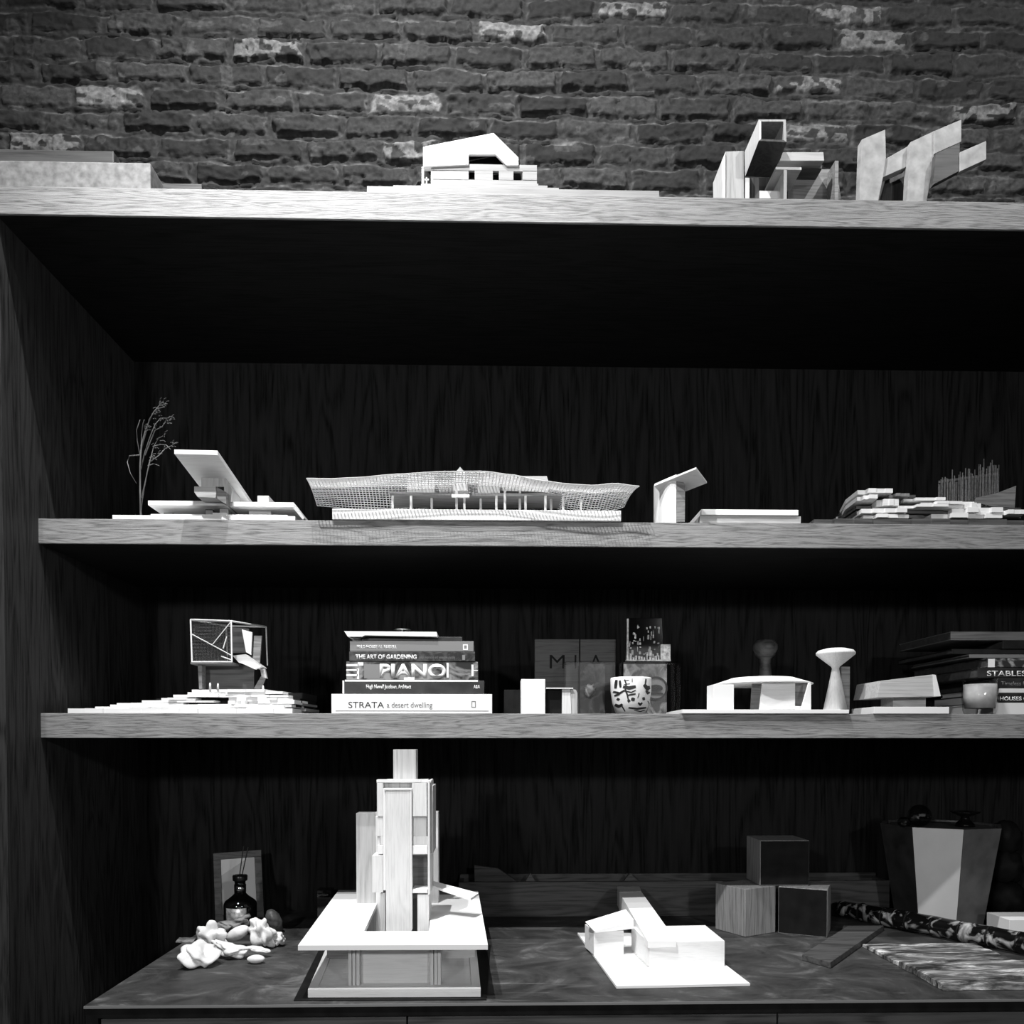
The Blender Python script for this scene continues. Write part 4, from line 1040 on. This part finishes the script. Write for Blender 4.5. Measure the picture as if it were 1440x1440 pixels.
# trough
tr = thing('wooden_trough', Vector((.5, 2.29, ZD)), 'long low wooden trough at the back behind the cubes', 'tray')
tx0, tx1 = X(645, 2.24, 1260), X(1251, 2.24, 1260)
MB().box((tx0, 2.24, zd), (tx1, 2.252, zd+.096)).build('front_board', 'troughwood', tr, bevel=.0008)
MB().box((tx0, 2.322, zd), (tx1, 2.333, zd+.105)).build('back_board', 'troughwood', tr, bevel=.0008)
MB().box((tx0, 2.2523, zd), (tx0+.012, 2.3217, zd+.094)).build('end_board', 'troughwood', tr)
MB().box((tx1-.012, 2.2523, zd), (tx1, 2.3217, zd+.094)).build('end_board', 'troughwood', tr)
MB().box((tx0+.0125, 2.2523, zd), (tx1-.0125, 2.3217, zd+.008)).build('bottom_board', 'darkwood', tr)
yv = 2.27
for pp, lb, m in (([(667, 1217), (700, 1221), (722, 1236), (735, 1246), (668, 1246)], 'curved wood offcut sticking up at the left end of the trough', 'troughwood'),
              ([(735, 1246), (746, 1228), (757, 1246)], 'small dark pointed offcut poking out of the trough left of the model bar', 'darkwood'),
              ([(872, 1246), (886, 1228), (905, 1246)], 'small dark pointed offcut in the trough behind the crossed volume model', 'darkwood')):
    P_ = [at(x, y, yv) for x, y in pp]
    lo = [Vector((P_[-1].x, yv, zd+.0085)), Vector((P_[-2].x, yv, zd+.0085))] if len(pp) == 5 else [Vector((P_[2].x, yv, zd+.0085)), Vector((P_[0].x, yv, zd+.0085))]
    ppp = [P_[0], P_[1], P_[2], P_[3], Vector((P_[3].x, yv, zd+.0085)), Vector((P_[4].x, yv, zd+.0085))] if len(pp) == 5 else [P_[0], P_[1], P_[2], lo[0], lo[1]]
    tag(MB().prism(ppp, (0, .012, 0)).build('wood_offcut', m), lb, 'wood piece')

# plank
pk = [G(1128, 1342, .014), G(1168, 1353, .014), G(1243, 1301, .014), G(1192, 1302, .014)]
tag(quad(MB(), pk, E, .014).build('plank', 'darkwood', bevel=.001), 'short dark plank lying flat in front of the black-faced cube', 'board')

# faceted vase
vc = Vector((X(1321, 2.155, 1240), 2.155, zd)); VR, VB, VH = .152, .110, Z(1166, 2.02, 1320)-zd
vz = thing('staved_vase', vc, 'large tapered planter of dark and pale wooden staves, right end of the credenza', 'planter')
tones = ['darkwood_z', 'darkwood_z', 'stave_dim', 'stave_pale', 'stave_grey', 'darkwood_z', 'darkwood_z', 'darkwood_z']
M['stave_pale'] = plain('pale_stave', .75, .6, 0, .03, 20); M['stave_grey'] = plain('grey_stave', .13, .5, 0, .03, 25); M['stave_dim'] = plain('dim_stave', .035, .5, 0, .015, 25)
base_a = -math.pi/2 - R(31)
for k in range(8):
    a0_ = base_a + (k-3.5)*math.pi/4; a1_ = a0_+math.pi/4-.008
    vs = []
    for (ro, rz) in ((VB, 0), (VR, VH)):
        for r_ in (ro, ro-.010):
            for an in (a0_, a1_): vs.append(vc+Vector((r_*math.cos(an), r_*math.sin(an), rz)))
    MB().add(vs, [(0,1,5,4),(2,6,7,3),(0,4,6,2),(1,3,7,5),(4,5,7,6),(0,2,3,1)]).build('stave', M[tones[k]], vz)
lidz = VH-.004
MB().lathe(vc+Vector((0, 0, lidz-.008)), [(0, 0), (VR*.85, 0), (VR*.85, .008), (0, .008)], 8, False).build('lid', 'darkwood', vz)
MB().lathe(vc, [(0, 0), (VB*.88, 0), (VB*.88, .006), (0, .006)], 8, False).build('bottom', 'darkwood', vz)
lt = vc.z+lidz+.0004
b1 = tag(MB().lathe((X(1293, 2.12, 1150), 2.12, lt), [(0, 0)]+[(.029*math.sin(math.pi*t/14), .029-.029*math.cos(math.pi*t/14)) for t in range(1, 14)]+[(0, .058)], 12, False).build('glass_ball', 'chrome'),
    'faceted glass ball on top of the staved planter', 'ornament')
b1.data.materials[0] = M['smokeglass']
tag(MB().lathe((X(1269, 2.11, 1150), 2.10, lt), [(0, 0), (.010, .001), (.016, .008), (.017, .016), (.010, .026), (0, .028)], 10, False).build('glass_stopper', 'smokeglass', smooth=True),
    'small glass stopper beside the glass ball on the planter', 'ornament')
tag(MB().lathe((X(1357, 2.12, 1150), 2.12, lt), [(0, 0), (.024, 0), (.022, .008), (.012, .018), (.010, .026), (.034, .036), (.036, .040), (.034, .040), (0, .032)], 32, False).build('footed_dish', 'blackglass', smooth=True),
    'dark footed dish on the right of the planter top', 'dish')

# cane
ca = Vector((.955, 2.21, zd)); cb_ = Vector((1.265, 1.70, zd)); cr_ = .0255
path = []; rads = []
for i in range(61):
    t = i/60; p = ca.lerp(cb_, t); f_ = (t*9) % 1
    r_ = cr_*(1-.05*math.sin(math.pi*f_))*(1 if abs(f_-.5) < .46 else .93)*(.85+.15*min(1, t*4))
    path.append(Vector((p.x, p.y, zd+cr_*1.0))); rads.append(r_)
cn = thing('bamboo_cane', Vector(((ca.x+cb_.x)/2, (ca.y+cb_.y)/2, ZD)), 'thick glossy cane with ring joints lying in front of the planter', 'cane')
MB().tube(path, rads, 24).build('stem', 'tube', cn, smooth=True)
for k in range(1, 9):
    t = k/9; p = Vector((lerp(ca.x, cb_.x, t), lerp(ca.y, cb_.y, t), zd+cr_)); d = (cb_-ca).normalized()*.002
    MB().tube([p-d, p+d], cr_*.99, 24).build('joint_ring', 'blackpaint', cn)

# bark slab
sl = thing('bark_slab', Vector((.98, 1.72, ZD)), 'rough silvery layered slab lying at the right front of the credenza', 'slab')
def rough_slab(x0, x1, y0, y1, h0, h1, name, m, step=.006, seed=1):
    bm = bmesh.new(); nx = int((x1-x0)/step); ny = int((y1-y0)/step); g_ = {}
    for i in range(nx+1):
        for j in range(ny+1):
            x = lerp(x0, x1, i/nx); y = lerp(y0, y1, j/ny)
            e = min(i, nx-i, j, ny-j)
            jx = (noise.noise(Vector((x*30, y*30, seed)))*.007 if e == 0 else 0)
            zz = ZD+h1+noise.noise(Vector((x*14, y*70, seed)))*.0025 + noise.noise(Vector((x*50, y*120, seed)))*.0012 - (.002 if e == 0 else 0)
            g_[i, j] = (bm.verts.new((x+(jx if i in (0, nx) else 0), y+(jx if j in (0, ny) else 0), zz)), bm.verts.new((x+(jx if i in (0, nx) else 0), y+(jx if j in (0, ny) else 0), ZD+h0)))
    for i in range(nx):
        for j in range(ny):
            q_ = [g_[i, j], g_[i+1, j], g_[i+1, j+1], g_[i, j+1]]
            bm.faces.new([a_[0] for a_ in q_]); bm.faces.new([a_[1] for a_ in reversed(q_)])
    for i in range(nx):
        for j in (0, ny): bm.faces.new([g_[i, j][1], g_[i+1, j][1], g_[i+1, j][0], g_[i, j][0]])
    for j in range(ny):
        for i in (0, nx): bm.faces.new([g_[i, j][1], g_[i, j+1][1], g_[i, j+1][0], g_[i, j][0]])
    bmesh.ops.recalc_face_normals(bm, faces=bm.faces)
    return finish(bm, name, m, sl, smooth=False)
fA_ = G(1332, 1400)
rough_slab(.868, 1.13, 1.715, 1.885, .001, .010, 'rear_leaf', 'bark', seed=2)
rough_slab(.868, 1.15, 1.545, 1.713, .001, .015, 'front_leaf', 'bark', seed=5)
# white box at the right edge
bx = G(1405, 1327)
tag(MB().box((1.245, 1.93, zd), (1.36, 2.02, zd+.052)).build('white_box', 'white', bevel=.0008), 'small white box at the right edge behind the ringed cane', 'box')
# dark lobed stack
dk = thing('lobed_stack', Vector((1.43, 2.24, ZD)), 'dark stack of rounded lobes at the far right beside the planter', 'ornament')
for k, (h_, r_) in enumerate(((.048, .052), (.135, .045), (.215, .04))):
    blob('lobe', 'blackpaint', (1.43, 2.24, ZD+h_), (r_, r_, .05), amp=.12, freq=2.5, parent=dk, seed=k+2)

# ---------------------------------------------------------------- left group
# picture frame leaning on the back
pf = thing('picture_frame', Vector((X(340, 2.2, 1280), 2.24, ZD)), 'small dark picture frame leaning at the back left of the credenza', 'picture frame')
W_, H_ = .125, .185
fm_ = Matrix.Translation(Vector((X(338, 2.22, 1280), 2.215, zd+.001))) @ Euler((R(-14), R(-2.5), R(14))).to_matrix().to_4x4()
def fbox(name, a, b, m):
    mb = MB().box(a, b); mb.v = [fm_ @ v for v in mb.v]; return mb.build(name, m, pf, bevel=.0004)
for (a, b) in (((-W_/2, 0, 0), (W_/2, .010, .018)), ((-W_/2, 0, H_-.018), (W_/2, .010, H_)), ((-W_/2, 0, .0182), (-W_/2+.018, .010, H_-.0182)), ((W_/2-.018, 0, .0182), (W_/2, .010, H_-.0182))):
    fbox('frame_bar', a, b, 'darkwood')
fbox('picture', (-W_/2+.018, .005, .018), (W_/2-.018, .009, H_-.018), 'print')
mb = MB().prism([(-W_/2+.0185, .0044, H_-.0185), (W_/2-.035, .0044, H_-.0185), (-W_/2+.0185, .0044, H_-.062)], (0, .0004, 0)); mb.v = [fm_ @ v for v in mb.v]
mb.build('picture_highlight', 'white', pf)  # reflected highlight painted as a white wedge on the picture
# bottle
bo = Vector((X(338, 2.10, 1290), 2.10, zd))
bt_ = thing('diffuser_bottle', bo, 'black glass bottle with a narrow neck in front of the picture frame', 'bottle')
MB().lathe(bo, [(0, 0), (.038, 0), (.041, .004), (.041, .066), (.038, .074), (.020, .088), (.0145, .094), (.0135, .118), (.0135, .126), (0, .126)], 40, False).build('body', 'blackglass', bt_, smooth=True)
MB().lathe(bo, [(.008, .1265), (.0175, .1265), (.0185, .130), (.0185, .139), (.017, .141), (.008, .141)], 32, False).build('collar', 'black', bt_, smooth=True)
MB().lathe(bo, [(.0142, .098), (.0148, .098), (.0148, .117), (.0142, .117)], 32, False).build('neck_band', 'chrome', bt_, smooth=True)
lbm = MB(); vs = []
for k in range(13):
    a_ = -math.pi/2 - .65 + 1.3*k/12
    for h_ in (.012, .062): vs.append(bo+Vector((.0416*math.cos(a_), .0416*math.sin(a_), h_)))
lbm.add(vs, [(2*k, 2*k+2, 2*k+3, 2*k+1) for k in range(12)]); lb_ = lbm.build('label', 'pewter', bt_, smooth=True)
sd = lb_.modifiers.new('s', 'SOLIDIFY'); sd.thickness = .0003
for (x, y, lb) in ((342.5, 1190, 'left of two thin black reeds standing in the black bottle'), (349, 1191, 'right of two thin black reeds standing in the black bottle')):
    e_ = at(x, y, 2.11)
    tag(MB().tube([bo+Vector(((x-346)*.0008, 0, .128)), e_], .0014, 8).build('reed', 'black'), lb, 'reed', 'diffuser reeds')
# driftwood
p0, p1 = G(284, 1314, .01), G(350, 1306, .015)
mb = MB()
def drift(y_off, h_, ra, seed):
    pts_ = []
    for i in range(14):
        t = i/13; p = p0.lerp(p1, t); pts_.append(Vector((p.x, p.y-y_off, ZD+h_+.030*t+.006*math.sin(t*5+seed))))
    mb.tube(pts_, [ra*(.35+math.sin(math.pi*(.1+.8*i/13))*.75) for i in range(14)], 7)
drift(0, .012, .013, 0); drift(.014, .016, .007, 1); drift(-.012, .018, .009, 2)
o = mb.build('driftwood', 'feather', smooth=True); tag(o, 'dark weathered driftwood piece behind the white shells', 'driftwood'); rest(o, zd)
# pod
g = G(386, 1312); 
o = blob('seed_pod', 'darkwood', (g.x, g.y, ZD+.03), (.017, .018, .031), rot=(0, R(-28), 0), amp=.12, freq=3, seed=3); rest(o, zd)
tag(o, 'dark oval seed pod standing behind the right end of the shells', 'seed pod')
# card tray
q_ = [G(247, 1326), G(272, 1326), G(276, 1320.5), G(252, 1320.5)]
tag(quad(MB(), q_, E, .004).build('metal_tray', 'pewter', bevel=.0005), 'small flat metal piece at the left back edge of the credenza top', 'tray')
# dark glass by the tower
q0 = G(456, 1290)
dg = tag(MB().box((q0.x-.02, q0.y, zd), (q0.x+.02, q0.y+.04, zd+.075)).build('dark_glass', 'blackglass', bevel=.001), 'small black glass box behind the left corner of the tower model', 'box')
# shells
def shell(label, px_, py_, r, rot, seed, amp=.22, freq=1.8, pinch=0, bend=0, h=None, name='shell', sub=4):
    gq = G(px_, py_)
    o = blob(name, 'bone', (gq.x, gq.y, ZD+.05), r, rot, amp, freq, None, seed, sub, pinch, bend)
    rest(o, zd if h is None else zd+h); tag(o, label, 'shell', 'bleached shells and stones'); return o
shell('white shell with a pointed lower end, leftmost and nearest of the pile', 280, 1358, (.036, .036, .018), (R(28), 0, R(40)), 1, .35, 1.6, .25, .01)
shell('broad white shell behind the leftmost one, leaning upright', 298, 1343, (.032, .02, .030), (R(15), R(20), 0), 2, .3, 1.8)
shell('long curved white shell in the middle of the pile', 325, 1348, (.046, .018, .016), (0, R(10), R(-12)), 3, .2, 2.2, .3, .012)
shell('smooth egg-shaped white stone in the middle of the pile', 335, 1332, (.029, .015, .015), (0, R(-26), 0), 4, .02, 1, h=.014, name='smooth_stone')
shell('twisted upright white shell with a dark slit, right side of the pile', 368, 1335, (.024, .02, .034), (0, R(-25), R(20)), 5, .35, 2.0)
shell('small rounded white shell at the right end of the pile', 388, 1331, (.022, .016, .015), (0, R(10), 0), 6, .25, 2.0)
shell('flat ribbed shell lying over the small oval stone', 362, 1346, (.028, .014, .006), (0, R(8), R(-8)), 7, .1, 2.0, h=.010)
shell('small oval white stone at the front of the pile', 360, 1355, (.019, .012, .009), (0, 0, 0), 8, .03, 1, name='smooth_stone')
